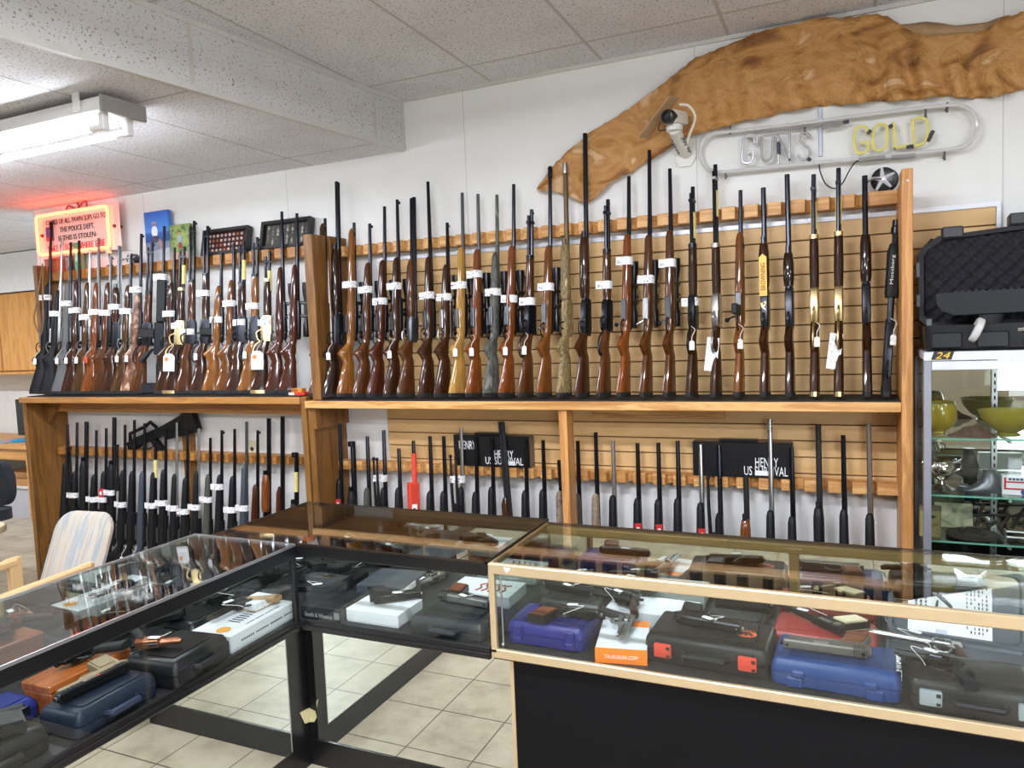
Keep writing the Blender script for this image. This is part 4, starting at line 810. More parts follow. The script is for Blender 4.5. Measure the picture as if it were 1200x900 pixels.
LL = [
 (79.4, 497, 542, 0, 'bolt', 'black', 'b', 0, '', 'black rifle against the end panel'),
 (90.4, 495, 552, 0, 'bolt', 'black', 'b', 580, 'bipod', 'black rifle with upright bipod legs'),
 (101, 494, 540, 0, 'shot', 'black', 'b', 0, '', 'thick barrelled black shotgun'),
 (113, 504, 556, 0, 'bolt', 'black', 'b', 585, '', 'black rifle beside one with red sticker'),
 (124.6, 501.6, 552, 0, 'bolt', 'black', 'b', 585, 'redlab', 'black rifle with red sticker'),
 (133.6, 489, 544, 0, 'shot', 'black', 'b', 577, '', 'tall black shotgun'),
 (146.6, 497.6, 551, 0, 'bolt', 'black', 'b', 591, 'bipod', 'black rifle with folded bipod'),
 (157.6, 492, 552, 0, 'bolt', 'black', 'b', 0, 'tag', 'black rifle behind a white tag'),
 (169.6, 496, 552, 0, 'bolt', 'slate', 'b', 0, 'rtag', 'slate blue rifle with red tag'),
 (182.4, 518, 553, 0, 'bolt', 'black', 'b', 592, 'ylab', 'short black rifle with yellow barrel sticker'),
 (194.4, 503, 550, 0, 'bolt', 'black', 'b', 589, '', 'black rifle below the bullpup grip'),
 (207.4, 495, 555, 0, 'bolt', 'black', 's', 595, 'tag', 'black rifle with thick silver barrel'),
 (220, 504, 559, 0, 'bolt', 'black', 'b', 599, '', 'black rifle between two silver barrels'),
 (233, 502, 552, 0, 'bolt', 'black', 's', 594, '', 'black rifle with slim silver barrel'),
 (246.6, 513, 555.6, 0, 'bolt', 'olive', 'b', 585, '', 'olive green rifle'),
 (260, 504, 556, 0, 'bolt', 'black', 'b', 570, 'sight', 'black rifle with front sight post'),
 (275, 502.6, 557.8, 0, 'bolt', 'black', 'b', 597, '', 'black rifle with labelled slim stock'),
 (289, 494, 545, 0, 'bolt', 'slate', 'g', 595, '', 'dark grey rifle with grey barrel'),
 (302, 504, 567, 0, 'bolt', 'red', 'b', 0, 'sight', 'slim brown wooden rifle'),
 (314.6, 490, 556, 0, 'pump', 'orange', 'b', 0, '', 'light brown pump shotgun'),
 (331, 488, 570, 0, 'double', 'red', 'b', 0, '', 'wide double barrelled brown shotgun'),
 (347, 530, 590, 0, 'shot', 'black', 'b', 0, 'cap ylab', 'short black shotgun beside right panel'),
]
LL = [(a, b, c, a-6, *r) for a, b, c, _, *r in LL]
gun_row(LL, 'in the lower left rack', .0, 3.42, .94, 3.487, 55, .055, 'long guns in the lower left rack', 1.0)
LR = [
 (398, 496.6, 560, 0, 'bolt', 'black', 'b', 0, 'redlab', 'black rifle with red and white sticker'),
 (413, 517, 575, 0, 'shot', 'black', 'b', 0, 'cap', 'black gun with thick capped barrel'),
 (430.5, 511, 571, 0, 'bolt', 'olive', 'b', 0, 'redlab', 'olive green stocked rifle'),
 (449.6, 504, 571, 0, 'bolt', 'black', 'b', 560, 'bipod', 'black rifle with bipod and paper label'),
 (467.4, 525.5, 571, 0, 'bolt', 'black', 'b', 0, '', 'short plain black rifle'),
 (484.4, 516.4, 567, 0, 'bolt', 'black', 'b', 0, 'redwrap', 'rifle in red and white packaging'),
 (504, 511, 575, 0, 'bolt', 'black', 'b', 0, 'redlab', 'black rifle with red sticker'),
 (520, 511, 575, 0, 'bolt', 'black', 'b', 0, 'redlab', 'black rifle with red sticker low down'),
 (540.5, 501, 570, 0, 'bolt', 'black', 's', 561, 'bipod', 'silver barrelled rifle with wide paper label'),
 (557.4, 512, 575.6, 0, 'bolt', 'black', 'b', 0, 'bluelab', 'black rifle with blue and white sticker'),
 (576.5, 512.7, 570, 0, 'bolt', 'black', 'b', 0, '', 'black rifle before the black carton'),
 (587.4, 494, 582.6, 9, 'double', 'walnut', 'k', 0, '', 'leaning double barrelled brown shotgun'),
 (615.7, 514.5, 574, 0, 'bolt', 'black', 'b', 0, '', 'black rifle at the carton end'),
 (636.4, 515.5, 573, 0, 'bolt', 'black', 'b', 0, '', 'black rifle left of the middle post'),
 (655, 539, 575, 2, 'bolt', 'brush', 'b', 0, '', 'brown camouflage rifle'),
 (677, 516.4, 578, 0, 'bolt', 'olive', 'b', 0, '', 'dark olive stocked rifle'),
 (698, 506.4, 578, 0, 'bolt', 'tan', 'b', 0, '', 'grey tan speckled rifle'),
 (718.4, 516.6, 579.6, 0, 'bolt', 'black', 's', 0, '', 'black rifle with bright silver barrel'),
 (747, 519, 583, 0, 'bolt', 'black', 'b', 0, 'redlab', 'black rifle with red sticker'),
 (771.4, 518.6, 584, 0, 'bolt', 'black', 'b', 0, 'redlab', 'black rifle with red sticker'),
 (794, 516.4, 583, 0, 'bolt', 'black', 'b', 0, '', 'black rifle left of wide carton'),
 (821, 521, 588, 0, 'bolt', 'black', 's', 0, 'redlab', 'silver barrelled rifle with red sticker'),
 (842.5, 521.8, 600, 0, 'bolt', 'black', 'b', 0, 'bipod', 'black rifle with raised bipod'),
 (874, 558, 607.6, 0, 'pump', 'orange', 'k', 0, '', 'short shotgun with orange brown forend'),
 (902, 491, 597, 0, 'bolt', 'black', 's', 0, 'brake', 'silver barrelled rifle with muzzle brake'),
 (927.6, 524, 604, 0, 'bolt', 'black', 'b', 0, 'redlab', 'black rifle at wide carton end'),
 (958.7, 496.8, 593.7, 0, 'shot', 'black', 'k', 0, '', 'thick black shotgun'),
 (988, 509.7, 596, 0, 'bolt', 'black', 'b', 0, '', 'black rifle with slim barrel'),
 (1018, 496, 600.7, 0, 'bolt', 'black', 's', 0, '', 'silver barrelled rifle nearest right post'),
]
LR = [(a, b, c, a+e+(2 if e == 0 else 8), *r) for a, b, c, e, *r in LR]
gun_row(LR, 'in the lower right rack', .0, 3.42, .93, 3.487, (40, 15), .055, 'long guns in the lower right rack', 1.15)
# bullpup rifle lying on the lower left rail
PB = Vector((0, 3.54, .965)); a_ = ony(152, 522, 3.54); b_ = ony(229, 488, 3.54); Lb = (b_-a_).length
bp = thing('bullpup_rifle', 'black bullpup rifle with carry handle lying across the lower left rail', 'rifle', Mw=frame(a_, b_-a_, (0, 0, 1)))
MB().prism([(0, -.03), (.02, -.045), (.1, -.03), (.36, -.03), (.38, -.07), (Lb-.05, -.1), (Lb, -.09), (Lb, .035), (Lb-.02, .05), (.38, .03), (.2, .03), (.05, .03), (0, .02)], -.022, .022).obj('body', BLACKPOLY, bp, smooth=False)
MB().tube([(.02, .03, 0), (.04, .075, 0), (.2, .075, 0), (.26, .09, 0), (.3, .04, 0)], .012, 8).obj('carry_handle', BLACKPOLY, bp)
MB().prism([(.22, -.03), (.27, -.03), (.33, -.16), (.27, -.17)], -.016, .016).obj('pistol_grip', BLACKPOLY, bp, smooth=False)
MB().tube(curve([(.15, -.03, 0), (.155, -.07, 0), (.2, -.075, 0), (.235, -.06, 0)], 4), .005, 6).obj('trigger_guard', BLACKPOLY, bp)
# black cartons on the lower right rail
CARD = mat('black_carton', (16, 16, 18), .35); CARDB = mat('brown_carton_end', (120, 104, 90), .7)
def carton(p0, p1, htop, label, texts):
    a = ony(*p0, 3.50); b = ony(*p1, 3.50); h = ony(*htop, 3.50).z-.955; w = b.x-a.x
    t = thing('gun_carton', label, 'box', ((a.x+b.x)/2, 3.535, .956), group='black gun cartons on the lower right rail')
    MB().box((-w/2, -.03, 0), (w/2, .032, h), .003).obj('carton_body', CARD, t)
    MB().box((w/2, -.027, .004), (w/2+.0012, .03, h-.004)).obj('carton_end', CARDB, t)
    MB().box((-.1, -.02, h), (.07, .028, h+.012), .002).obj('carton_flap', CARD, t)
    F = frame((0, -.0305, 0), (1, 0, 0), (0, 0, 1)); mb = MB()
    for s, x, z, ww, hh in texts: text_mb(s, ww, hh, .0006, F @ Matrix.Translation((x*w, z*h, 0)), mb)
    mb.obj('lettering', WHITEINK, t)
    MB().box((.0*w+.06, -.0315, .012), (.0*w+.14, -.0305, .034)).obj('white_sticker', TAGPAPER, t)
carton((532, 545), (621, 550), (575, 511), 'black carton with white HENRY US SURVIVAL print, left of the middle post', [('HENRY', -.31, .68, .1, .045), ('HENRY', .17, .42, .11, .04), ('US SURVIVAL', .17, .2, .22, .04)])
carton((812, 556), (929, 560), (870, 519), 'wide black carton with white HENRY US SURVIVAL print, right of the middle post', [('HENRY', .25, .45, .1, .042), ('US SURVIVAL', .24, .2, .19, .042)])
# ---------------------------------------------------------------- glass counters
ZT, ZD = .95, .665
def counter_left():
    t = thing('display_counter', 'black framed glass display counter running towards the viewer at the left', 'display counter', (-2.03, 1.1, 0)); T = Matrix.Translation((2.03, -1.1, 0))
    def P(mb, n, m, par=t): return mb.obj(n, m, par, Mw=T if par is t else None)
    x0, x1, y0, y1 = -2.272, -1.785, .15, 2.035
    P(MB().box((x0+.02, y0+.02, .1), (-1.935, y1, .64)).box((x0+.05, y0+.05, .0), (-1.935, 2.02, .1)), 'base', BLACKPAINT)
    P(MB().box((-1.935, y0+.1, 0), (-1.925, 2.218, .105)), 'kick_board', BLACKPAINT)
    P(MB().box((-1.935, y0+.1, .105), (-1.9265, 2.105, .634)), 'mirror_panel', MIRROR)
    P(MB().box((-1.935, 2.107, .105), (-1.926, 2.216, .634)), 'corner_strip', BLACKPAINT)
    P(MB().box((-1.935, 2.105, .105), (-1.925, 2.108, .634)), 'mirror_edge', ALU)
    P(MB().box((x0, y0, .635), (x1-.012, y1, ZD)), 'deck', mat('black_deck_liner', (28, 28, 30), .6))
    P(MB().box((x1-.014, y0, .63), (x1, y1, .652), .004).box((x1-.012, y0, .65), (x1-.002, y1, .672), .004), 'bottom_rail', BLACKPAINT)
    P(MB().box((x1-.016, y0, ZT-.052), (x1, y1, ZT-.006), .003), 'top_rail', BLACKPAINT)
    P(MB().box((x1-.004, y0, ZT-.008), (x1+.001, y1, ZT+.001)).box((x0, y0, ZT-.006), (x0+.004, y1, ZT+.001)).box((x0, y1-.004, ZT-.006), (x1, y1, ZT+.001)), 'glass_edge_trim', ALU)
    P(MB().box((x0+.002, y0, ZT-.006), (x1-.002, y1-.002, ZT)), 'glass_top', GLASS)
    P(MB().box((x1-.010, y0, .668), (x1-.006, y1-.015, ZT-.05)), 'glass_front', GLASS)
    P(MB().box((x0, y0, ZD), (x0+.012, y1, ZT-.006)), 'mirror_door', MIRROR)
    P(MB().box((x1-.018, y1-.02, .66), (x1, y1, ZT-.01), .002), 'corner_post', BLACKPAINT)
    P(MB().box((x0, y1-.006, ZD), (x1-.018, y1-.002, ZT-.008)), 'glass_end', GLASS)
def counter_mid():
    t = thing('display_counter', 'black framed glass display counter in the middle, parallel to the gun racks', 'display counter', (-1.6, 2.3, 0)); T = Matrix.Translation((1.6, -2.3, 0))
    def P(mb, n, m): return mb.obj(n, m, t, Mw=T)
    x0, x1, y0, y1 = -2.19, -1.028, 2.04, 2.592
    P(MB().box((x0+.02, 2.222, .1), (x1, y1-.02, .64)), 'base', BLACKPAINT)
    P(MB().box((-1.925, 2.208, 0), (x1, 2.222, .105)), 'kick_board', BLACKPAINT)
    P(MB().box((-1.888, 2.214, .105), (x1, 2.222, .645)), 'mirror_panel', MIRROR)
    P(MB().box((-1.924, 2.2135, .105), (-1.889, 2.222, .645)), 'corner_strip', BLACKPAINT)  # added black strip, stands in for the left strip's reflection in the mirror
    P(MB().box((x0+.01, y0+.012, .635), (x1, y1, ZD)), 'deck', MATS['black_deck_liner'])
    P(MB().box((-1.783, y0, .63), (x1, y0+.014, .652), .004).box((-1.783, y0+.002, .65), (x1, y0+.012, .672), .004), 'bottom_rail', BLACKPAINT)
    P(MB().box((-1.783, y0, ZT-.045), (x1, y0+.016, ZT-.006), .003), 'top_rail', BLACKPAINT)
    P(MB().box((x0, y0+.0, ZT-.006), (x0+.006, y1, ZT+.001)).box((x0, y1-.006, ZT-.006), (x1, y1, ZT+.001)).box((x1-.006, y0, ZT-.006), (x1, y1, ZT+.001)).box((-1.78, y0, ZT-.006), (x1, y0+.006, ZT+.001)), 'glass_edge_trim', mat('dark_bronze_trim', (66, 58, 50), .35, .7))
    P(MB().box((x0+.006, y0+.006, ZT-.006), (x1-.006, y1-.006, ZT)), 'glass_top', GLASS)
    P(MB().box((-1.78, y0+.006, .668), (x1, y0+.010, ZT-.044)), 'glass_front', GLASS)
    P(MB().box((x0, y1-.012, ZD), (x1, y1-.004, ZT-.05)), 'mirror_door', MIRROR)
    P(MB().box((x0, y1-.022, ZT-.05), (x1, y1-.002, ZT-.006)), 'back_rail', mat('dark_bronze_trim', (66, 58, 50), .35, .7))
    P(MB().box((x0, y0+.012, ZD), (x0+.008, y1-.01, ZT-.006)), 'end_panel', BLACKPAINT)
    P(MB().box((x1-.006, y0+.012, ZD), (x1, y1-.01, ZT-.006)), 'glass_end', GLASS)
def counter_right():
    t = thing('display_counter', 'gold framed glass display counter with black front at the right', 'display counter', (0, 2.3, 0)); T = Matrix.Translation((0, -2.3, 0))
    def P(mb, n, m): return mb.obj(n, m, t, Mw=T)
    x0, x1, y0, y1 = -1.022, 1.5, 2.036, 2.548
    P(MB().box((-.955, y0+.02, 0), (x1, y1-.03, .645)), 'base', BLACKLAM)
    P(MB().box((-.966, y0+.016, 0), (-.954, y0+.03, .645)), 'base_trim', GOLDALU)
    P(MB().box((x0+.003, y0+.012, .635), (x1, y1, ZD)), 'deck', MATS['black_deck_liner'])
    P(MB().box((x0, y0, .643), (x1, y0+.016, .672), .002), 'bottom_rail', GOLDALU)
    P(MB().box((x0, y0, ZT-.034), (x1, y0+.02, ZT), .003), 'top_rail', GOLDALU)
    P(MB().box((x0, y0+.0, .66), (x0+.02, y0+.018, ZT-.02), .002), 'corner_post', GOLDALU)
    P(MB().box((x0, y0+.02, ZT-.02), (x0+.014, y1, ZT-.001), .002), 'side_rail', mat('dark_gold_aluminium', (140, 116, 78), .4, .6))
    P(MB().box((x0, y1-.006, ZT-.008), (x1, y1, ZT+.001)), 'glass_edge_trim', MATS['dark_bronze_trim'])
    P(MB().box((x0, y1-.03, ZT-.036), (x1, y1-.002, ZT-.008), .002), 'back_rail', mat('dull_gold_aluminium', (150, 130, 84), .4, .6))
    P(MB().box((-.158, y1-.034, .68), (-.128, y1-.02, ZT-.03), .002).box((-.17, y1-.036, ZT-.036), (-.116, y1-.02, ZT-.018), .002), 'back_post', MATS['dull_gold_aluminium'])
    P(MB().box((x0+.012, y0+.018, ZT-.006), (x1, y1-.004, ZT)), 'glass_top', GLASS)
    P(MB().box((x0+.02, y0+.006, .67), (x1, y0+.010, ZT-.03)), 'glass_front', GLASS)
    P(MB().box((x0+.004, y0+.016, ZD), (x0+.008, y1-.01, ZT-.02)), 'glass_end', GLASS)
    P(MB().box((x0+.008, y1-.014, ZD), (x1, y1-.006, ZT-.036)), 'mirror_door', MIRROR)
    P(MB().tube([(x0+.03, y0+.03, ZD), (x0+.03, y0+.03, ZT-.03)], .003, 6).ball((x0+.03, y0+.028, ZD+.012), .008, 8), 'glass_clip', STAINLESS)
    mb = MB().prism([(0, -.008), (.011, .004), (.008, .009), (.002, .008), (0, .005), (-.002, .008), (-.008, .009), (-.011, .004)], 0, .0008, frame((-.955, y0-.0002, ZT-.016), (1, 0, 0), (0, 0, 1)))
    P(mb, 'heart_sticker', WHITEINK)
counter_left(); counter_mid(); counter_right()
t = thing('tape_piece', 'torn piece of cream tape stuck low on the corner of the black counter base', 'tape', (-1.9255, 2.213, .2))
MB().prism([(-.055, .035), (0, .028), (0, -.03), (-.03, -.022)], 0, .001, frame((.0006, 0, 0), (0, 1, 0), (0, 0, 1))).prism([(0, .028), (.03, .02), (.036, -.004), (.022, -.026), (0, -.03)], 0, .001, frame((.0006, -.0006, 0), (1, 0, 0), (0, 0, 1))).obj('tape_strip', mat('cream_tape', (206, 196, 150), .6), t)
# ---------------------------------------------------------------- cases and boxes inside the counters
def rrect(w, d, r, n=4):
    out = []
    for cx_, cy_, a0 in ((w/2-r, d/2-r, 0), (-w/2+r, d/2-r, PI/2), (-w/2+r, -d/2+r, PI), (w/2-r, -d/2+r, 1.5*PI)):
        out += [(cx_+r*math.cos(a0+k*PI/2/n), cy_+r*math.sin(a0+k*PI/2/n)) for k in range(n+1)]
    return out
def shell(w, d, r, rows):
    return MB().loft([[(x, y, z) for x, y in rrect(w-2*i, d-2*i, max(.003, r-i))] for z, i in rows])
def pcase(label, x, y, w, d, h, rz, col, latch=None, handle=True, z=ZD, name='pistol_case', latch_style='box', group='plastic handgun cases in the glass counters', panel=True):
    m = col if not isinstance(col, tuple) else mat('case_%d_%d_%d' % col, tuple(int(v*.74) for v in col), .4, spec=.35, bump=.04, bscale=300)
    t = thing(name, label, 'case', (x, y, z+.0005), rz, group)
    s = h*.5
    shell(w, d, .02, [(0, .008), (.006, .002), (s-.006, 0), (s-.001, .0)]).obj('lower_shell', m, t)
    lid = shell(w, d, .02, [(s+.001, 0), (s+.006, 0), (h-.016, .003), (h-.004, .010), (h, .016)]).obj('lid', m, t)
    if panel: MB().prism(rrect(w*.72, d*.66, .012), h-.0005, h+.003).obj('raised_panel', m, lid)
    if handle:
        MB().tube([(-w*.2, -d/2+.012, s), (-w*.16, -d/2-.016, s), (w*.16, -d/2-.016, s), (w*.2, -d/2+.012, s)], .010, 8).obj('handle', m, t)
    if latch:
        for q in (-1, 1):
            lx = q*w*.34
            l_ = MB().box((lx-.026, -d/2-.008, s-.022), (lx+.026, -d/2+.006, s+.020), .006, None, 2).obj('latch', latch, t)
            MB().box((lx+.012, -d/2-.0095, s+.004), (lx+.022, -d/2-.006, s+.014), .001).box((lx+.012, -d/2-.0095, s-.018), (lx+.022, -d/2-.006, s-.010), .001).obj('latch_slot', RUBBER, l_)
    return t
def wbox(label, x, y, w, d, h, rz, topm, sidem=None, z=ZD, name='gun_box', group='cardboard gun boxes in the glass counters', frontm=None):
    t = thing(name, label, 'box', (x, y, z+.0005), rz, group)
    MB().box((-w/2, -d/2, 0), (w/2, d/2, h*.62), .0015).obj('tray', sidem or topm, t)
    MB().box((-w/2-.002, -d/2-.002, h*.12), (w/2+.002, d/2+.002, h), .0015).obj('lid', topm, t)
    if frontm: MB().box((-w/2-.003, -d/2-.0035, 0), (w/2+.003, -d/2-.002, h)).obj('front_panel', frontm, t)
    return t
WHITEBOX = mat('white_card', (222, 224, 228), .5); ORANGE = mat('orange_card', (246, 128, 24), .5)
RED_L = mat('red_latch', (214, 70, 54), .4); GREY_L = mat('silver_grey_latch', (158, 168, 176), .35, .3)
# right counter
ca = pcase('royal blue pistol case at the left end of the gold framed counter', -.868, 2.197, .265, .185, .075, .0, (42, 50, 150), None, False)
for q in (-1, 1): MB().box((q*.088-.016, -.1, .006), (q*.088+.016, -.088, .066), .003).box((q*.088-.012, -.104, .012), (q*.088+.012, -.098, .03), .002).obj('latch', mat('case_42_50_150', (42, 50, 150)), ca)
cb = wbox('white gun box with orange end panel reading TAURUSUSA.COM', -.628, 2.185, .15, .21, .047, .18, WHITEBOX, None, frontm=ORANGE)
text_mb('TAURUSUSA.COM', .1, .011, .0008, frame((0, -.1085, .021), (1, 0, 0), (0, 0, 1))).obj('lettering', WHITEINK, cb)
MB().box((.02, .06, .0475), (.075, .107, .0485)).obj('orange_corner', ORANGE, cb)
cc_ = pcase('large black pistol case with red latches and orange emblem', -.364, 2.222, .36, .215, .085, -.05, (44, 44, 45), RED_L)
mb = MB(); F = frame((.105, -.01, .0883), (1, 0, 0), (0, 1, 0))
mb.lathe([(.03, 0), (.03, .0006)], 24, F @ Matrix.Diagonal((1, .8, 1, 1))); e_ = mb.obj('emblem', mat('orange_red_emblem', (206, 88, 44), .5), cc_)
mb = MB()
for a in (-.6, 0, .6): mb.box((-.004, -.012, 0), (.004, .012, .0006), 0, F @ Matrix.Translation((a*.02, -.002, .0005)) @ Matrix.Rotation(a, 4, 'Z'))
mb.box((-.018, .012, .0005), (.018, .016, .0011), 0, F); mb.obj('emblem_mark', mat('case_44_44_45', (44, 44, 45)), e_)
cdd = pcase('bright blue pistol case under the grey pistol', -.018, 2.185, .325, .195, .075, -.045, (42, 84, 160), None, False)
for q in (-1, 1): MB().box((q*.09-.018, -.103, .03), (q*.09+.018, -.09, .05), .005).obj('latch', mat('case_42_84_160', (42, 84, 160)), cdd); MB().box((q*.1-.022, -.101, 0), (q*.1+.022, -.09, .03), .004).obj('hinge_foot', mat('case_42_84_160', (42, 84, 160)), cdd)
MB().box((.15, -.06, .0755), (.1635, .05, .0765)).box((.1622, -.06, .02), (.1635, .05, .0765)).obj('barcode_label', scribble_paper('barcode_paper', scale=120, amount=.06), cdd)
ce = pcase('black pistol case with silver latches at the right end', .312, 2.165, .31, .2, .082, -.03, (40, 40, 41), GREY_L)
cf = pcase('red pistol case behind the bright blue case', -.05, 2.41, .3, .18, .058, -.06, (206, 70, 66), None, False)
ch_ = wbox('white gun box with two guns on it behind the orange ended box', -.592, 2.43, .29, .15, .055, -.03, WHITEBOX)
ci = pcase('dark grey pistol case in the back left corner of the gold framed counter', -.88, 2.455, .24, .16, .05, 0, (62, 64, 66), None, False)
cj = pcase('black pistol case behind the red latched case', -.315, 2.425, .2, .12, .055, -.03, (34, 35, 38), None, False)
cg = thing('open_pistol_case', 'open slate grey pistol case with a printed sheet taped in its lid', 'case', (.3, 2.4, ZD+.0005), -.1, 'plastic handgun cases in the glass counters')
SL = mat('slate_case', (74, 82, 92), .45)
shell(.36, .16, .02, [(0, .006), (.006, 0), (.03, 0), (.032, .008), (.024, .012)]).obj('lower_shell', SL, cg)
FL_ = frame((0, .078, .03), (1, 0, 0), (0, .35, 1))
lidm = MB().loft([[FL_ @ Vector((x, y+.11, z)) for x, y in rrect(.36-2*i, .22-2*i, .02)] for z, i in ((-.03, .008), (-.024, 0), (0, 0), (.002, .012), (-.012, .018))]); lidm.obj('lid', SL, cg)
sh = MB().box((-.125, .015, -.0115), (.095, .205, -.0105), 0, FL_).obj('printed_sheet', WHITEPAPER, cg)
mb = MB()
for q in range(6):
    for k in range(14): mb.box((.03+.010*q, .03+k*.012, -.0105), (.033+.010*q+.001*(q % 2), .038+k*.012, -.0099), 0, FL_) if (k*7+q*3) % 5 else None
for q in range(3):
    for k in range(6): mb.box((-.105+.013*q, .09+k*.012, -.0105), (-.1+.013*q, .099+k*.012, -.0099), 0, FL_)
mb.tube([FL_ @ Vector(q) for q in ((-.075, .185, -.0102), (-.045, .13, -.0102), (-.03, .12, -.0102))], [.004, .004, .007], 6).tube([FL_ @ Vector(q) for q in ((-.03, .12, -.0102), (-.01, .1, -.0102), (-.005, .075, -.0102))], [.006, .005, .003], 6).tube([FL_ @ Vector(q) for q in ((-.045, .115, -.0102), (-.05, .085, -.0102), (-.035, .06, -.0102))], [.003, .005, .007], 6); mb.obj('printed_text', mat('grey_print', (70, 72, 76), .7), sh)
MB().lathe([(.013, 0), (.013, .0006)], 18, FL_ @ Matrix.Translation((.0, .155, -.0105))).box((-.122, .15, -.0105), (-.114, .165, -.0099), 0, FL_).box((-.122, .11, -.0105), (-.114, .125, -.0099), 0, FL_).obj('red_emblem', mat('red_print', (206, 60, 52), .6), sh)
MB().box((.16-.21, .012, -.0103), (.16-.18, .03, -.0095), 0, FL_).obj('tape', mat('clear_tape', (200, 204, 216), .3), sh)
# left counter
la = pcase('black pistol case at the near end of the left counter', -1.93, 1.02, .27, .19, .07, PI/2, (38, 38, 40))
lb = pcase('dark navy pistol case under the tan and black pistol', -1.885, 1.325, .26, .155, .07, PI/2+.06, (40, 52, 74))
lc = pcase('black hard case with a copper coloured revolver on it', -1.893, 1.597, .235, .2, .08, PI/2+.1, (40, 40, 41), BLACKPLASTIC)
ld = wbox('white gun box printed with an orange round emblem under the tan gripped revolver', -1.905, 1.895, .32, .165, .06, PI/2+.04, WHITEBOX)
F = frame((-.125, -.02, .0605), (1, 0, 0), (0, 1, 0))
MB().lathe([(.024, 0), (.024, .0006)], 20, F).obj('round_emblem', mat('amber_emblem', (226, 156, 48), .5), ld)
mb = MB()
for k in range(9): mb.box((-.06+k*.017, -.03+k*.002, .0605), (-.054+k*.017, .02, .0611))
for k in range(22): mb.box((-.07+k*.008, -.062, .0605), (-.065+k*.008, -.058, .0611)) if k % 6 else None
for k in range(30): mb.box((-.125+k*.009, -.0847, .026), (-.119+k*.009, -.0843, .032)) if k % 8 else None
mb.obj('printed_text', INK, ld)
le = wbox('white gun box with a yellow edge at the corner of the left counter', -1.93, 1.98, .1, .085, .028, PI/2, WHITEBOX, mat('yellow_card', (226, 178, 70), .5), z=ZD+.061)
MB().box((-.048, -.0462, .005), (.048, -.0448, .022)).obj('label_panel', TAGPAPER, le)
t = thing('wooden_box', 'polished brown wooden box behind the navy pistol case', 'box', (-2.055, 1.385, ZD+.0005), PI/2+.05)
WB = wood('polished_box_wood', (120, 58, 22), (168, 92, 42), 'X', .3, 1, .4)
MB().box((-.13, -.055, 0), (.13, .055, .065), .003).obj('body', WB, t); MB().box((-.133, -.058, .066), (.133, .058, .09), .004).obj('lid', WB, t)
lf = pcase('royal blue pistol case left of the wooden box', -2.1, 1.17, .17, .13, .06, PI/2, (40, 52, 140), None, False)
lg = pcase('flat black pistol case behind the black hard case', -2.09, 1.64, .22, .13, .05, PI/2, (36, 37, 40), None, False)
lh = pcase('black pistol case behind the white printed box', -2.11, 1.9, .24, .15, .05, PI/2, (32, 33, 36), None, False)
# middle counter
ma = wbox('plain white gun box under the black pistol in the middle counter', -1.512, 2.17, .215, .16, .048, 0, WHITEBOX)
mb_ = pcase('dark grey hard case at the right end of the middle counter', -1.21, 2.165, .285, .19, .06, 0, (62, 65, 70), None, True)
mc = wbox('black gun box reading Smith & Wesson in the corner of the middle counter', -1.715, 2.15, .18, .17, .05, 0, mat('black_card', (26, 27, 32), .45))
text_mb('Smith & Wesson', .12, .016, .0008, frame((-.01, -.0875, .018), (1, 0, 0), (0, 0, 1))).obj('lettering', mat('grey_print_light', (150, 150, 152), .6), mc)
MB().box((.06, -.0885, .012), (.082, -.087, .036)).obj('grey_label', mat('grey_label', (120, 120, 118), .6), mc)
md = wbox('dark grey gun box with two white barcode labels in the middle counter', -1.63, 2.4, .2, .2, .056, .1, mat('dark_grey_card', (66, 70, 78), .5))
MB().box((.1022, -.09, .03), (.1035, .0, .053)).box((.1022, -.09, .005), (.1035, -.02, .024)).obj('barcode_label', TAGPAPER, md)
me_ = pcase('black pistol case at the back left of the middle counter', -1.93, 2.42, .24, .18, .05, 0, (34, 36, 40), None, False)
mf = wbox('white gun box printed with a red pattern at the back of the middle counter', -1.24, 2.45, .26, .16, .045, 0, WHITEBOX)
mb = MB()
for k in range(5): mb.tube(curve([(-.02+k*.025, -.05, .0452), (-.01+k*.025, -.02, .0455), (-.025+k*.025, .01, .0452), (-.005+k*.025, .03, .0455)], 4), .004, 5)
mb.obj('red_print', mat('brown_red_print', (150, 66, 50), .6), mf)
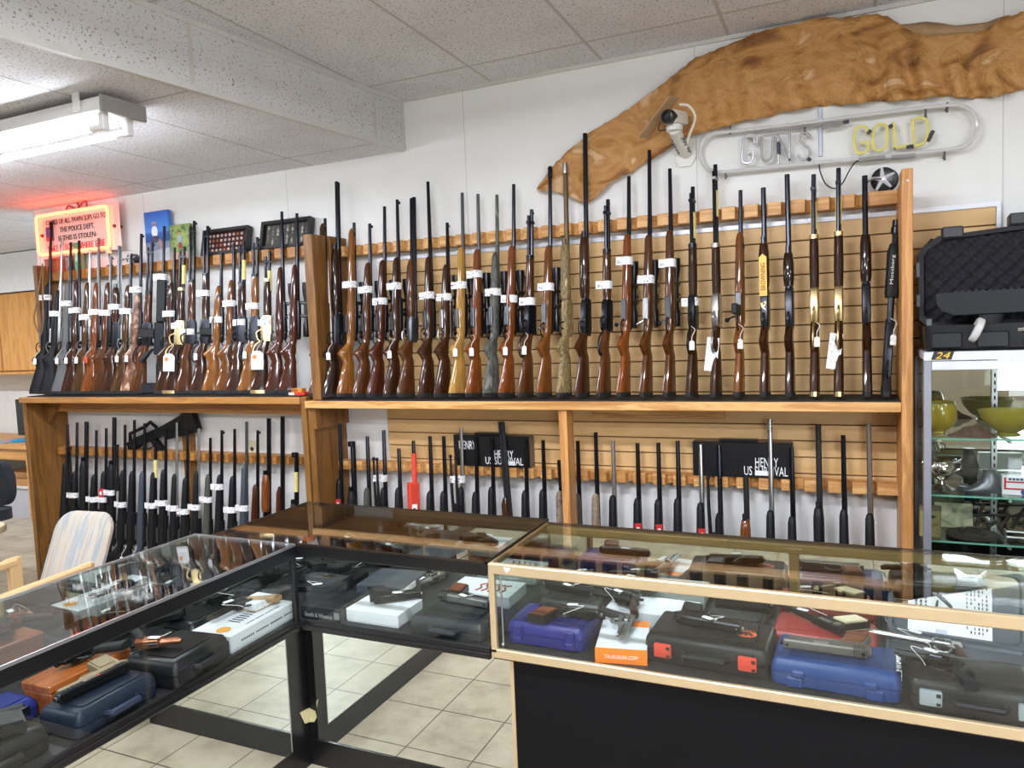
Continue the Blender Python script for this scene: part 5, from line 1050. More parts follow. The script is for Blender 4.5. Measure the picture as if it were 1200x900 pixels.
# ---------------------------------------------------------------- handguns
GRIPS = {'brown': wood('handgun_grip_brown', (84, 42, 26), (132, 72, 44), 'X', .4, 3), 'black': mat('handgun_grip_black', (24, 24, 25), .6, bump=.3, bscale=900), 'tan': mat('handgun_tan', (134, 116, 88), .55), 'ivory': mat('ivory_grip', (226, 212, 176), .4), 'tanwood': wood('handgun_grip_tan', (132, 100, 66), (170, 138, 98), 'X', .4, 3), 'dark': mat('dark_wood_grip', (60, 36, 26), .45)}
SLIDES = {'black': mat('black_slide', (30, 31, 33), .38, .55), 'grey': mat('parkerised_grey', (112, 108, 102), .5, .5), 'silver': STAINLESS, 'copper': mat('copper_finish', (178, 120, 92), .3, .9), 'bronze': mat('bronze_dark', (60, 56, 50), .4, .6), 'sg': mat('satin_grey', (136, 138, 140), .4, .8)}
def handgun(kind, mz, rear, z, flip, label, slide='black', grip='black', fr=None, tagged=True, L=None, extra='', cat=None):
    a, b = onz(*mz, z), onz(*rear, z); d = a-b; Lm = d.length; d.normalize()
    L = L or min(max(Lm, .15), .27); s = -1 if flip else 1
    nm = {'pistol': 'pistol', 'revolver': 'revolver', 'luger': 'slim_barrel_pistol'}[kind]
    t = thing(nm, label, 'handgun', group='handguns shown in the glass counters', Mw=frame((b.x, b.y, z), d, Vector((0, 0, 1)).cross(d)))
    sm_, gm, fm = SLIDES[slide], GRIPS[grip], (SLIDES.get(fr) or GRIPS.get(fr) or SLIDES[slide]) if fr else SLIDES[slide]
    def pts(p): return [(x, s*y) for x, y in p]
    if kind == 'pistol':
        MB().box((0, -.012, .003), (L, .012, .029), .004).obj('slide', sm_, t)
        mb = MB()
        for k in range(6): mb.box((.006+k*.005, -.0125, .004), (.0085+k*.005, .0125, .0294), 0)
        mb.obj('slide_serration', mat('serration_black', (16, 16, 17), .6), t)
        MB().box((L*.45, -s*.002-.005, .0285), (L*.63, -s*.002+.005, .0296), .001).obj('ejection_port', STAINLESS if slide != 'silver' else DARKMETAL, t)
        MB().tube([(L-.004, 0, .016), (L+.006, 0, .016)], .0065, 10).obj('barrel', SLIDES['silver'] if slide == 'black' else DARKMETAL, t)
        MB().prism(pts([(.005, -.011), (L*.92, -.011), (L*.92, -.024), (.11, -.028), (.066, -.032), (.05, -.105), (-.012, -.105), (.004, -.03), (-.012, -.012)]), .004, .028).obj('frame', fm, t, smooth=False)
        MB().prism(pts([(.012, -.036), (.06, -.036), (.046, -.1), (-.006, -.1)]), .0005, .032).obj('grip_panel', gm, t, smooth=False)
        MB().tube(curve([(.062, -s*.03, .016), (.068, -s*.052, .016), (.092, -s*.056, .016), (.112, -s*.048, .016), (.116, -s*.026, .016)], 4), .004, 6).obj('trigger_guard', fm, t)
        MB().tube([(.082, -s*.028, .016), (.086, -s*.046, .016)], .003, 5).obj('trigger', DARKMETAL, t)
        MB().box((.004, s*.011, .012), (.014, s*.017, .02), .001).box((L-.014, s*.011, .013), (L-.007, s*.017, .019), .001).obj('sight', DARKMETAL, t)
        if 'ports' in extra:
            mb = MB()
            for k in range(5): mb.box((L-.075+k*.013, -.006, .0285), (L-.068+k*.013, .006, .0298), .0005)
            mb.obj('slide_port', RUBBER, t); MB().box((L*.42, -.004, .0295), (L*.45, .008, .031), .001).obj('red_tab', RED_L, t)
        zt_ = .034
    elif kind == 'luger':
        MB().tube([(.09, 0, .016), (L-.02, 0, .016), (L, 0, .016)], [.010, .007, .008], 10).obj('barrel', sm_, t)
        MB().box((-.01, -.012, .004), (.1, .012, .028), .004).obj('receiver', sm_, t); MB().lathe([(.012, 0), (.012, .004)], 14, Matrix.Translation((.01, 0, .028))).box((.03, -.008, .0275), (.075, .008, .029), .001).obj('toggle_knob', STAINLESS, t)
        MB().prism(pts([(.0, -.011), (.085, -.011), (.06, -.03), (.035, -.11), (-.022, -.105), (.0, -.03)]), .006, .026).obj('frame', sm_, t, smooth=False)
        MB().prism(pts([(.006, -.034), (.052, -.034), (.03, -.104), (-.016, -.1)]), .0005, .0315).obj('grip_panel', gm, t, smooth=False)
        MB().tube(curve([(.056, -s*.028, .016), (.062, -s*.05, .016), (.08, -s*.05, .016), (.092, -s*.024, .016)], 4), .0035, 6).obj('trigger_guard', sm_, t)
        zt_ = .034
    else:
        MB().tube([(.085, 0, .02), (L, 0, .02)], [.0095, .0085], 12).box((.085, -s*.016-.004, .014), (L-.01, -s*.016+.005, .026), .002).box((.09, s*.007-.002, .017), (L-.004, s*.007+.004, .023), .001).obj('barrel', sm_, t)
        MB().prism(pts([(.02, .012), (.09, .012), (.095, -.03), (.06, -.034), (.03, -.04), (.012, -.02)]), .01, .03).obj('frame', fm, t, smooth=False)
        cyl = MB().lathe([(.014, .042), (.0185, .044), (.0185, .082), (.016, .084)], 18, Matrix.Translation((0, -s*.006, .02)) @ Matrix.Rotation(PI/2, 4, 'Y')).obj('cylinder', sm_, t)
        mb = MB()
        for k in range(6):
            a_ = k*PI/3; mb.tube([(.058, -s*.006+.0175*math.cos(a_), .02+.0175*math.sin(a_)), (.0845, -s*.006+.0175*math.cos(a_), .02+.0175*math.sin(a_))], .0042, 6)
        mb.obj('flute', DARKMETAL, cyl)
        MB().loft([[(x+.5*w*math.cos(2*PI*k/10)*.9, s*(y), 0) if False else (x+w*math.cos(2*PI*k/10), s*(y+w*.25*math.cos(2*PI*k/10)), .02+.0145*math.sin(2*PI*k/10)) for k in range(10)] for x, y, w in ((.028, -.02, .013), (.018, -.045, .015), (.004, -.075, .018), (-.012, -.10, .021), (-.018, -.112, .018))]).obj('grip', gm, t)
        MB().tube(curve([(.04, -s*.036, .02), (.048, -s*.056, .02), (.07, -s*.056, .02), (.085, -s*.03, .02)], 4), .0035, 6).obj('trigger_guard', fm, t)
        MB().tube([(.055, -s*.03, .02), (.06, -s*.048, .02)], .003, 5).obj('trigger', DARKMETAL, t); MB().box((.008, s*.004-.004, .016), (.022, s*.018, .024), .002).obj('hammer', DARKMETAL, t)
        zt_ = .04
    if tagged:
        tx = L*.5; tg = MB().prism(rrect(.036, .018, .006), 0, .0008, Matrix.Translation((tx, s*.006, zt_)) @ Matrix.Rotation(.3*s, 4, 'Z')).obj('price_tag', TAGPAPER, t)
        MB().tube(curve([(tx+.02, s*.002, zt_), (tx+.045, -s*.01, zt_+.006), (.1, -s*.04, zt_-.01), (.09, -s*.05, .02)], 5), .001, 5).obj('string', STRING, tg)
    return t
ZB_ = lambda h: ZD+h+.004
handgun('pistol', (690, 724), (638, 716), ZB_(.075), False, 'black pistol with brown grip lying on the royal blue case', grip='brown', L=.2)
handgun('pistol', (692, 700), (640, 690), ZB_(.05), True, 'black pistol on the dark grey case in the back left corner', L=.19)
handgun('revolver', (726, 760), (742, 728), ZB_(.047), False, 'stainless revolver with black grip on the orange ended box', 'sg', 'black', L=.18, tagged=False)
handgun('pistol', (868, 743), (793, 729), ZB_(.088), True, 'black pistol on the red latched case', L=.2)
handgun('revolver', (712, 694), (772, 700), ZB_(.055), False, 'long dark revolver on the white box behind', 'bronze', 'black', L=.24)
handgun('revolver', (705, 702), (755, 712), ZB_(.055), True, 'second dark revolver with white tag on the white box', 'black', 'dark', L=.2)
handgun('pistol', (890, 712), (842, 706), ZB_(.055), True, 'black pistol on the small black case behind the red latched case', L=.17)
handgun('luger', (914, 714), (984, 744), ZB_(.061), False, 'slim barrelled black pistol with ivory grip on the red case', 'black', 'ivory', L=.27)
handgun('pistol', (928, 760), (1016, 772), ZB_(.078), False, 'grey pistol with brown grip panel on the bright blue case', 'grey', 'brown', L=.215, tagged=False)
handgun('revolver', (1038, 750), (1135, 768), ZD+.034, True, 'long silver revolver with dark wooden grip in the open case', 'silver', 'dark', L=.27)
handgun('revolver', (1080, 778), (1135, 790), ZB_(.085), True, 'black revolver on the silver latched case', 'black', 'black', L=.17)
handgun('pistol', (-28, 852), (30, 838), ZB_(.073), True, 'black pistol on the case at the near end of the left counter', L=.18, tagged=False)
handgun('pistol', (72, 824), (150, 786), ZB_(.073), False, 'black ported pistol with tan frame on the navy case', 'black', 'tan', 'tan', tagged=False, L=.21, extra='ports')
handgun('revolver', (212, 758), (152, 764), ZB_(.083), True, 'copper coloured revolver on the black hard case', 'copper', 'black', L=.15)
handgun('pistol', (145, 743), (215, 724), ZB_(.053), False, 'long black pistol with white tag behind the black hard case', L=.22)
handgun('revolver', (245, 731), (293, 706), ZB_(.062), True, 'black barrelled revolver with tan grip on the white printed box', 'bronze', 'tanwood', L=.2)
handgun('revolver', (82, 778), (106, 764), ZB_(.09), True, 'small dark revolver on the wooden box', 'black', 'black', L=.13, tagged=False)
handgun('pistol', (245, 709), (285, 692), ZB_(.053), True, 'black pistol behind the tan gripped revolver', L=.18)
handgun('pistol', (482, 702), (438, 708), ZB_(.048), True, 'angular black pistol on the plain white box', L=.17)
handgun('revolver', (466, 698), (525, 678), ZD+.004, False, 'long silver revolver behind the dark grey hard case', 'silver', 'tanwood', L=.28)
handgun('pistol', (567, 712), (517, 703), ZB_(.063), True, 'silver and black pistol with brown grip on the grey hard case', 'sg', 'brown', 'black', L=.2)
handgun('pistol', (450, 664), (398, 664), ZB_(.056), False, 'black pistol on the dark grey labelled box', L=.18)
handgun('pistol', (352, 694), (400, 694), ZB_(.05), False, 'black pistol on the Smith & Wesson box'.replace('Smith & Wesson', 'black lettered'), L=.18)
handgun('pistol', (350, 664), (376, 660), ZB_(.05), True, 'black pistol on the case at the back left of the middle counter', L=.18)
handgun('pistol', (596, 668), (548, 662), ZB_(.046), False, 'dark pistol with brown grip on the red patterned box', grip='brown', L=.19)
# ---------------------------------------------------------------- aluminium display cabinet
XC0, XC1, YC0, YC1, HC = .287, 1.24, 3.15, 3.56, 1.535
t = thing('display_cabinet', 'tall aluminium framed glass display cabinet at the right of the gun racks', 'display cabinet', ((XC0+XC1)/2, 3.35, 0)); T = Matrix.Translation((-(XC0+XC1)/2, -3.35, 0))
def P(mb, n, m): return mb.obj(n, m, t, Mw=T)
f = 0.026
P(MB().box((XC0, YC0, 0), (XC0+f, YC0+f, HC-.0345), .002).box((XC1-f, YC0, 0), (XC1, YC0+f, HC-.0345), .002).box((XC0, YC1-f, 0), (XC0+f, YC1, HC), .002).box((XC1-f, YC1-f, 0), (XC1, YC1, HC), .002), 'upright', mat('grey_satin_aluminium', (140, 142, 150), .4, .3))
P(MB().box((XC0, YC0, HC-.034), (XC1, YC0+.024, HC), .002), 'top_rail', ALUWHITE)
P(MB().box((XC0+f, YC0+.004, HC-.07), (XC1-f, YC0+.02, HC-.036), .002), 'door_rail', ALUWHITE)
P(MB().box((XC0, YC0, .0), (XC1, YC1, .12), .003), 'plinth', ALUWHITE)
P(MB().box((XC0, YC0+.024, HC-.03), (XC1, YC1, HC), .002), 'top_panel', ALUWHITE)
P(MB().box((XC0+f, YC0+.008, .12), (XC1-f, YC0+.013, HC-.068)), 'glass_door', GLASS)
P(MB().box((XC0+.008, YC0+f, .12), (XC0+.012, YC1-f, HC-.03)), 'side_glass', GLASS)
P(MB().box((XC1-.012, YC0+f, .12), (XC1-.008, YC1-f, HC-.03)), 'side_glass', GLASS)
P(MB().box((XC0+f, YC1-.02, .12), (XC1-f, YC1-.01, HC-.03)), 'mirror_back', MIRROR)
ZS_ = (1.195, .975, .795, .5)
for z in ZS_:
    P(MB().box((XC0+.03, YC0+.06, z), (XC1-.03, YC1-.03, z+.007)), 'glass_shelf', CLEARGLASS)
    P(MB().box((XC0+.03, YC0+.0585, z), (XC1-.03, YC0+.06, z+.007)), 'shelf_edge', mat('green_glass_edge', (110, 170, 150), .2))
P(MB().box((.565, YC1-.035, .12), (.585, YC1-.021, HC-.04)).box((XC0+.026, YC1-.035, .12), (XC0+.04, YC1-.021, HC-.04)), 'shelf_standard', ALU)
mb = MB()
for k in range(40): mb.box((.572, YC1-.0362, .2+k*.031), (.578, YC1-.0352, .216+k*.031))
P(mb, 'standard_slot', RUBBER)
mb = MB()
for z in ZS_: mb.box((.57, YC0+.06, z-.012), (.58, YC1-.03, z-.001), .001)
P(mb, 'shelf_bracket', ALU)
F = frame((XC0+.06, YC0-.0004, HC-.014), (1, 0, 0), (0, .0, 1)); s_ = MB().prism([(-.036, -.016), (.03, -.016), (.04, .016), (-.026, .016)], 0, .001, F).obj('number_sticker', mat('black_sticker', (28, 28, 28), .5), t, Mw=T)
text_mb('24', .05, .024, .001, F @ Matrix.Translation((.002, 0, .001)), shear=.3).obj('lettering', mat('yellow_print', (240, 190, 40), .5), s_)
def onshelf(px, y, z): return (ony(px, 560, y).x, y, z+.0075)
OLIVEGL = mat('olive_yellow_glass', (158, 136, 26), .15, coat=.5); OLIVEDK = mat('olive_dark_glass', (120, 116, 60), .2, coat=.4)
t = thing('glass_vase', 'yellow green glass vase on the top shelf of the cabinet', 'vase', onshelf(1101, 3.33, ZS_[0])); MB().lathe([(.02, 0), (.024, .004), (.022, .01), (.045, .03), (.062, .06), (.06, .1), (.052, .125), (.049, .125), (.055, .09), (.05, .05), (.02, .02)], 28).obj('body', OLIVEGL, t); MB().lathe([(.0525, .112), (.0535, .125), (.049, .127)], 28, cap=False).obj('rim', OLIVEDK, t)
t = thing('glass_bowl', 'wide footed yellow green glass bowl on the top shelf of the cabinet', 'bowl', onshelf(1181, 3.31, ZS_[0])); MB().lathe([(.035, 0), (.038, .006), (.03, .012), (.06, .03), (.09, .065), (.1, .095), (.097, .096), (.085, .066), (.05, .034), (.02, .02)], 32).obj('body', mat('olive_satin_glass', (152, 138, 48), .3, coat=.3), t); MB().lathe([(.039, 0), (.041, .004), (.036, .009)], 28).obj('foot', OLIVEDK, t)
t = thing('rock_specimen', 'flat dark brown rock lying on the top shelf of the cabinet', 'rock', onshelf(1139, 3.27, ZS_[0])); rnd = random.Random(5)
MB().loft([[((.078-.05*k/3)*math.cos(2*PI*i/11)*(1+.16*rnd.uniform(-1, 1)), (.035-.02*k/3)*math.sin(2*PI*i/11), .011*k+.004*rnd.random()*(k > 0)) for i in range(11)] for k in range(4)]).obj('body', blotch('brown_rock', [(60, 42, 34), (92, 64, 50)], 40, .8), t, smooth=False)
SILVER = mat('polished_silver', (206, 202, 192), .1, 1)
t = thing('silver_urn', 'polished silver footed urn on the second cabinet shelf', 'urn', onshelf(1103, 3.30, ZS_[1])); MB().lathe([(.045, 0), (.047, .005), (.03, .014), (.015, .024), (.013, .036), (.024, .046), (.045, .066), (.05, .088), (.044, .108), (.04, .114), (.052, .124), (.049, .125), (.036, .112), (.03, .07)], 28).obj('body', SILVER, t)
for s in (-1, 1): MB().tube(curve([(s*.046, 0, .075), (s*.066, 0, .09), (s*.062, 0, .11), (s*.045, 0, .106)], 4), .003, 6).obj('handle', SILVER, t)
t = thing('pewter_figurine', 'grey pewter shoe shaped figurine on the second cabinet shelf', 'figurine', onshelf(1150, 3.29, ZS_[1])); PEW = mat('dull_pewter', (120, 120, 124), .4, .8)
MB().loft([[(x+w*math.cos(2*PI*k/12), d*math.sin(2*PI*k/12), z) for k in range(12)] for x, w, d, z in ((-.005, .075, .026, 0), (-.01, .078, .03, .008), (.012, .05, .03, .022), (.028, .032, .028, .04), (.03, .028, .025, .06), (.026, .02, .02, .082), (.028, .024, .022, .09))]).obj('body', PEW, t); MB().ball((-.06, 0, .02), .014, 10, (1.6, 1, .7)).obj('toe', PEW, t)
t = thing('medicine_box', 'white and red printed box on the second cabinet shelf', 'box', onshelf(1196, 3.28, ZS_[1]), -.05); MB().box((-.06, -.02, 0), (.1, .02, .072), .001).obj('carton', mat('white_carton', (228, 228, 230), .5), t); MB().box((-.05, -.0212, .046), (.1, -.0205, .052)).box((-.05, -.0212, .02), (.1, -.0205, .026)).box((-.055, -.0212, .02), (-.048, -.0205, .066)).obj('red_band', mat('red_carton_print', (196, 44, 56), .5), t)
mb = MB()
for k in range(8): mb.box((-.04+k*.012, -.0212, .056), (-.031+k*.012, -.0205, .064))
mb.lathe([(.012, 0), (.012, .0007)], 16, frame((.01, -.0205, .012), (1, 0, 0), (0, 0, 1))); mb.obj('blue_print', mat('navy_print', (60, 70, 120), .6), t)
t = thing('tobacco_tin', 'olive gold tobacco tin on the third cabinet shelf', 'tin', onshelf(1090, 3.27, ZS_[2])); TIN = mat('olive_tin', (150, 140, 92), .45, .2); MB().loft([[(x, y, z) for x, y in rrect(.075, .035, .014)] for z in (0, .108)]).obj('body', TIN, t); MB().loft([[(x, y, z) for x, y in rrect(.077, .037, .014)] for z in (.104, .12)]).obj('lid', mat('tin_lid', (120, 112, 88), .4, .5), t)
mb = text_mb('STAFF', .05, .013, .0006, frame((0, -.0177, .048), (1, 0, 0), (0, 0, 1))); mb.prism([(-.02, .074), (.0, .07), (.022, .082), (.004, .088), (-.012, .094)], 0, .0006, frame((0, -.0177, 0), (1, 0, 0), (0, 0, 1))); mb.obj('lettering', mat('dark_olive_print', (52, 46, 24), .6), t)
t = thing('greeting_card', 'old green grey printed card behind the tobacco tin', 'card', onshelf(1120, 3.42, ZS_[2])); MB().box((-.075, -.002, 0), (.06, .002, .1), 0, Matrix.Rotation(-.12, 4, 'X')).obj('sheet', blotch('faded_card', [(120, 126, 104), (176, 172, 140), (196, 188, 160)], 24, .7), t)
t = thing('iron_lid', 'round dark iron lid lying on the third cabinet shelf', 'lid', onshelf(1140, 3.30, ZS_[2])); IR = mat('rusty_iron', (62, 54, 48), .6, .5); MB().lathe([(.085, 0), (.092, .006), (.092, .012), (.08, .016), (.078, .013), (.05, .016), (.046, .02), (.03, .02)], 32).obj('body', IR, t); MB().tube(curve([(-.03, 0, .018), (-.02, 0, .034), (.02, 0, .034), (.03, 0, .018)], 4), .005, 6).obj('knob', IR, t)
t = thing('metal_clamp', 'small steel clamp at the right of the iron lid', 'tool', onshelf(1181, 3.27, ZS_[2])); MB().box((-.012, -.012, 0), (-.004, .012, .045), .002).tube([(-.006, 0, .036), (.09, 0, .034)], .005, 8).tube([(-.006, 0, .015), (.09, 0, .013)], .005, 8).obj('bars', STAINLESS, t); MB().box((.06, -.01, .005), (.1, .01, .042), .003).obj('jaw', IR, t)
t = thing('pipe_rack', 'tangle of dark iron tools at the back of the third cabinet shelf', 'tools', onshelf(1172, 3.44, ZS_[2])); mb = MB()
for k in range(7): mb.tube([(-.12+k*.04, 0, .006), (-.10+k*.045, .02*math.sin(k), .06+.04*math.sin(k*2.1))], .007, 7)
mb.tube([(-.14, 0, .05), (.16, .01, .06)], .006, 6); mb.obj('iron_bars', IR, t)
# ---------------------------------------------------------------- open gun case on the cabinet
ZC = HC+.001
t = thing('open_gun_case', 'open black hard gun case with egg crate foam standing on the cabinet', 'case', (.72, 3.25, ZC))
CB = mat('gun_case_black', (17, 18, 20), .42, spec=.3)
MB().loft([[(x, y, z) for x, y in rrect(.86-2*i, .22-2*i, .02)] for z, i in ((0, .012), (.01, .004), (.085, 0), (.095, 0), (.095, .012), (.03, .016))]).obj('lower_shell', CB, t)
mb = MB()
for k in range(6): mb.box((-.41+k*.145, -.116, .012), (-.31+k*.145, -.108, .07), .004)
mb.obj('rib_panel', mat('gun_case_rib', (24, 26, 30), .4, spec=.3), t)
FLd = frame((0, .115, .09), (1, 0, 0), (0, .12, 1)); hh = .39
pl = [(-.43, .03), (-.40, 0), (.43, 0), (.43, hh+.03), (.1, hh+.02), (.05, hh), (-.36, hh-.03), (-.415, hh-.07), (-.43, hh-.1)]
MB().loft([[FLd @ Vector((x, y, z)) for x, y in pl] for z in (-.05, 0)] + [[FLd @ Vector((x*.955, .018+y*.905, z)) for x, y in pl] for z in (0, -.03)]).obj('lid', CB, t, smooth=False)
FOAM = mat('egg_crate_foam', (48, 48, 52), .95, spec=.1); mb = MB(); nx, nz = 150, 66; G = []
for i in range(nx+1):
    x = -.405+.815*i/nx; col = []
    for j in range(nz+1):
        zz = .02+(hh-.055)*j/nz; zz = min(zz, hh-.075+.0 + max(0, min(.06, (x+.40)*1.2)) + .02)
        u, v = x/.029*PI, zz/.029*PI; col.append(mb.bm.verts.new(FLd @ Vector((x, zz, -.014+.016*math.sin(u)*math.sin(v)))))
    G.append(col)
for i in range(nx):
    for j in range(nz): mb.bm.faces.new((G[i][j], G[i+1][j], G[i+1][j+1], G[i][j+1]))
mb.obj('foam_lining', FOAM, t, 80)
for x_, y_, w_ in ((-.31, hh-.032, .075), (-.08, hh-.0, .085)): MB().box((x_-w_/2, y_-.012, -.035), (x_+w_/2, y_+.035, .018), .006, FLd).obj('latch', mat('gun_case_latch', (52, 54, 58), .35), t)
MB().tube([FLd @ Vector(p) for p in ((.12, hh+.0, -.01), (.2, hh+.03, 0), (.42, hh+.03, 0))], .016, 8).obj('handle', CB, t); MB().box((.15, hh-.03, .0), (.4, hh-.0, .012), .004, FLd).obj('handle_plate', GREY_L, t)
for lo_, hi_ in (((-.405, .0, .0), (-.385, .03, .01)), ((-.438, .2, -.03), (-.425, .26, .004)), ((-.438, .08, -.03), (-.425, .13, .004))): MB().box(lo_, hi_, .002, FLd).obj('corner_loop', mat('loop_grey', (110, 112, 114), .5), t)
# rifle lying in the case
t = thing('tactical_rifle', 'black tactical rifle with round drum lying in the open gun case', 'rifle', (.72, 3.2, ZC+.02)); RM = mat('rifle_charcoal', (22, 24, 28), .42, .2, spec=.3)
MB().prism([(-.385, .155), (-.39, .19), (-.38, .197), (.42, .2), (.42, .15), (.1, .15), (.05, .118), (-.33, .112), (-.37, .13)], -.035, .0, frame((0, 0, 0), (1, 0, 0), (0, 0, 1))).obj('receiver', RM, t, smooth=False)
mb = MB()
for k in range(34): mb.box((-.33+k*.022, .006, .194), (-.318+k*.022, .03, .204), .001)
mb.obj('top_rail', RM, t)
MB().prism([(.05, .13), (.13, .13), (.16, .02), (.1, .02)], -.03, -.005, frame((0, 0, 0), (1, 0, 0), (0, 0, 1))).tube([(.12, .02, .06), (.16, .02, .03), (.24, .02, .04), (.25, .02, .12)], .008, 6).obj('trigger_group', RM, t, smooth=False)
MB().loft([[(-.21+w*math.cos(2*PI*k/16)-.02*z*10, -.0+w*.6*math.sin(2*PI*k/16), .11-z) for k in range(16)] for z, w in ((0, .038), (.05, .042), (.115, .048))]).obj('grip', RUBBER, t)
MB().lathe([(.042, 0), (.046, .004), (.046, .02), (.042, .024)], 22, Matrix.Translation((-.275, -.05, .06)) @ Matrix.Rotation(PI/2, 4, 'Y') @ Matrix.Rotation(.4, 4, 'Y')).obj('drum_dial', mat('white_dial', (200, 200, 196), .5), t)
MB().tube([(-.14, -.055, .052), (.42, -.055, .06)], .010, 10).obj('barrel', STAINLESS, t)
# ---------------------------------------------------------------- office corner on the far left
yw = 5.3
t = thing('wall_cabinet', 'wide wooden wall cupboard on the far left wall', 'cabinet', (-8.3, 5.3, 1.46)); OAK = wood('orange_oak', (176, 120, 52), (206, 150, 78), 'Z', .45)
MB().box((-1.2, -.34, 0), (1.6, 0, .82), .003).obj('body', OAK, t); MB().box((-1.19, -.36, .012), (.16, -.342, .81), .003).obj('door', OAK, t); MB().box((.18, -.36, .012), (1.59, -.342, .81), .003).obj('door', OAK, t); MB().box((-1.2, -.36, -.03), (1.6, -.02, -.002), .003).obj('light_rail', OAK, t)
t = thing('wall_cabinet', 'plain white bulkhead panel above the wooden cupboard', 'cabinet', (-8.3, 5.3, 2.29)); MB().box((-1.2, -.36, 0), (.15, 0, .4), .002).obj('panel', WHITEPAINT, t); MB().box((.16, -.36, 0), (1.6, 0, .4), .002).obj('panel', WHITEPAINT, t)
t = thing('desk', 'light wooden desk on the far left behind the gun rack', 'desk', (-8.2, 4.9, 0)); DK = wood('desk_pine', (176, 120, 58), (204, 150, 84), 'X', .45)
MB().box((-.7, -.35, .71), (1.0, .35, .75), .004).obj('desktop', DK, t); MB().box((-.66, -.32, .60), (.96, -.29, .71), .002).obj('apron', DK, t)
for x_ in (-.64, .93):
    for y_ in (-.3, .28): MB().box((x_-.03, y_-.03, 0), (x_+.03, y_+.03, .71), .003).obj('leg', DK, t)
MB().box((-.6, .3, .1), (.9, .32, .6)).obj('modesty_panel', mat('grey_panel', (120, 116, 106), .6), t)
t = thing('monitor', 'black computer monitor on the far left desk', 'monitor', (-7.62, 4.95, .7505), .1); MB().box((-.3, -.02, .04), (.32, .02, .42), .006).obj('screen', mat('screen_black', (14, 15, 17), .25), t); MB().box((-.04, -.02, .012), (.04, .03, .1), .004).obj('neck', BLACKPOLY, t); MB().box((-.12, -.08, 0), (.12, .1, .012), .004).obj('foot', BLACKPOLY, t)
t = thing('paper_pile', 'loose papers and a blue folder on the far left desk', 'papers', (-7.75, 4.7, .7505)); MB().box((-.2, -.1, 0), (.08, .08, .012), .001).obj('papers', mat('grey_paper', (150, 148, 150), .7), t); MB().box((.06, -.06, 0), (.22, .06, .03), .004, Matrix.Rotation(.5, 4, 'Z')).obj('folder', mat('blue_folder', (40, 130, 170), .4), t)
t = thing('storage_bin', 'clear plastic storage bin under the far left desk', 'bin', (-7.62, 4.83, 0)); MB().loft([[(x, y, z) for x, y in rrect(w, .36, .04)] for z, w in ((0, .5), (.3, .56))]).obj('tub', mat('milky_plastic', (188, 188, 190), .4), t); MB().loft([[(x, y, z) for x, y in rrect(.6, .4, .04)] for z in (.3, .325)]).obj('lid', mat('milky_lid', (210, 210, 212), .4), t)
t = thing('cardboard_box', 'flat brown cardboard box on the plastic storage bin', 'box', (-7.62, 4.83, .3255)); KR = mat('kraft_card', (176, 130, 78), .8); MB().box((-.3, -.19, 0), (.3, .19, .12), .002).obj('carton', KR, t); MB().box((-.05, -.2, .085), (.3, -.19, .125), .001).obj('flap', mat('kraft_dark', (150, 108, 62), .8), t)
# table, black chair and striped chair
t = thing('table', 'cream table with rounded corner at the left edge', 'table', (-4.62, 2.13, 0)); TP = mat('cream_laminate', (206, 192, 160), .4)
MB().loft([[(x, y, z) for x, y in rrect(.92-2*i, .8-2*i, .14, 6)] for z, i in ((.69, .004), (.694, 0), (.726, 0), (.73, .004))]).obj('tabletop', TP, t); MB().loft([[(x, y, z) for x, y in rrect(.925, .805, .14, 6)] for z in (.697, .722)], cap=False).obj('edge_band', mat('table_edge', (176, 160, 126), .5), t)
MB().tube([(0, 0, .02), (0, 0, .69)], .04, 14).obj('column', BLACKPOLY, t); MB().box((-.3, -.03, 0), (.3, .03, .03), .006).box((-.03, -.3, 0), (.03, .3, .03), .006).obj('foot', BLACKPOLY, t)
t = thing('office_chair', 'black office chair behind the cream table', 'chair', (-5.95, 3.25, -.0)); BF = mat('black_fabric', (24, 26, 34), .9)
MB().loft([[(x, y-.0, z) for x, y in rrect(.48, .46, .08)] for z in (.42, .43, .48, .5)]).obj('seat', BF, t); MB().loft([[(x, .2+.02*k, .5+z) for x, z in [(a, c+.17) for a, c in rrect(.42, .34, .14, 6)]] for k in (0, 1, 2, 3)]).obj('backrest', BF, t)
MB().tube([(0, 0, .06), (0, 0, .42)], .03, 12).tube([(0, .1, .44), (0, .25, .46), (0, .27, .7)], .02, 8).obj('post', BLACKPOLY, t)
for k in range(5): MB().tube([(0, 0, .08), (.28*math.cos(k*2*PI/5), .28*math.sin(k*2*PI/5), .05)], [.025, .016], 8).ball((.28*math.cos(k*2*PI/5), .28*math.sin(k*2*PI/5), .027), .026, 10).obj('leg', BLACKPOLY, t)
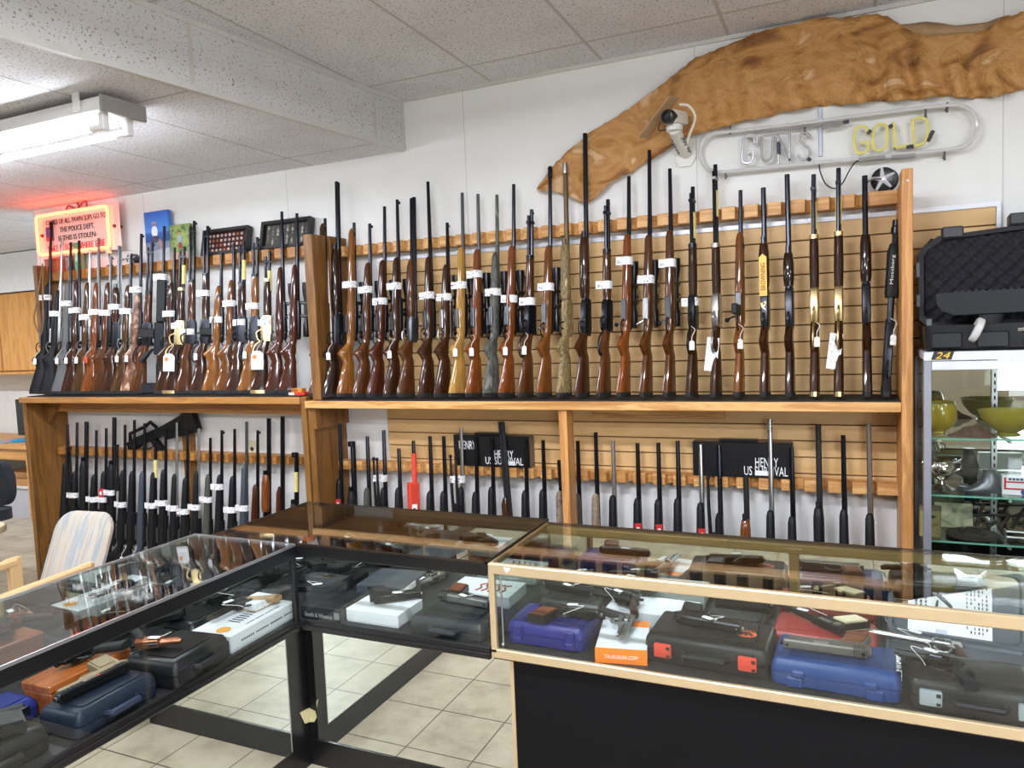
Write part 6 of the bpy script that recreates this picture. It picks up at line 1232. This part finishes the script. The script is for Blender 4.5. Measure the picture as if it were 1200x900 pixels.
STRIPE, t_, b__ = newmat('striped_upholstery'); tc = t_.nodes.new('ShaderNodeTexCoord'); s3 = t_.nodes.new('ShaderNodeSeparateXYZ'); nn = t_.nodes.new('ShaderNodeTexNoise'); nn.inputs['Scale'].default_value = 5; nn.inputs['Detail'].default_value = 5
mp = t_.nodes.new('ShaderNodeMapping'); mp.inputs['Scale'].default_value = (4, .3, .3); r_ = ramp(t_, [(.32, (160, 144, 128)), (.42, (176, 166, 150)), (.5, (142, 150, 152)), (.58, (178, 168, 152)), (.68, (166, 150, 134))]); r_.color_ramp.interpolation = 'EASE'
t_.links.new(tc.outputs['Object'], mp.inputs[0]); t_.links.new(mp.outputs[0], nn.inputs['Vector']); t_.links.new(nn.outputs['Fac'], r_.inputs[0]); t_.links.new(r_.outputs[0], b__.inputs['Base Color']); b__.inputs['Roughness'].default_value = .9
BL = onz(50, 655, .64); BR = onz(86, 645, .64)
xa = Vector((.95, .1, 0)).normalized(); ya = Vector((0, 0, 1)).cross(xa)
oc = onz(92, 668, .62)
t = thing('guest_chair', 'wooden armchair with striped fabric back beside the left gun rack', 'chair', Mw=frame((oc.x-.17*xa.x, oc.y-.17*xa.y, 0), xa, ya)); BW = mat('birch_wood', (206, 172, 122), .45)
MB().loft([[(x*(1-.04*abs(k-1.5)), +.0+.05*k/3+(z+.0)*.42, .37+z*.96) for x, z in [(a, c+.24) for a, c in rrect(.38-(.03 if k in (0, 3) else 0), .5-(.03 if k in (0, 3) else 0), .1, 6)]] for k in range(4)]).obj('backrest', STRIPE, t)
MB().loft([[(x, y-.26, z) for x, y in rrect(.5, .52, .06)] for z in (.36, .37, .45, .47)]).obj('seat', STRIPE, t)
for s in (-1, 1):
    MB().box((s*.235-.018, -.04, 0), (s*.235+.018, .02, .66), .004).obj('leg', BW, t); MB().box((s*.235-.018, -.54, 0), (s*.235+.018, -.49, .64), .004).obj('leg', BW, t)
    MB().box((s*.235-.025, -.58, .62), (s*.235+.025, .0, .655), .006).obj('armrest', BW, t); MB().box((s*.235-.012, -.5, .3), (s*.235+.012, -.03, .35), .003).obj('side_rail', BW, t)
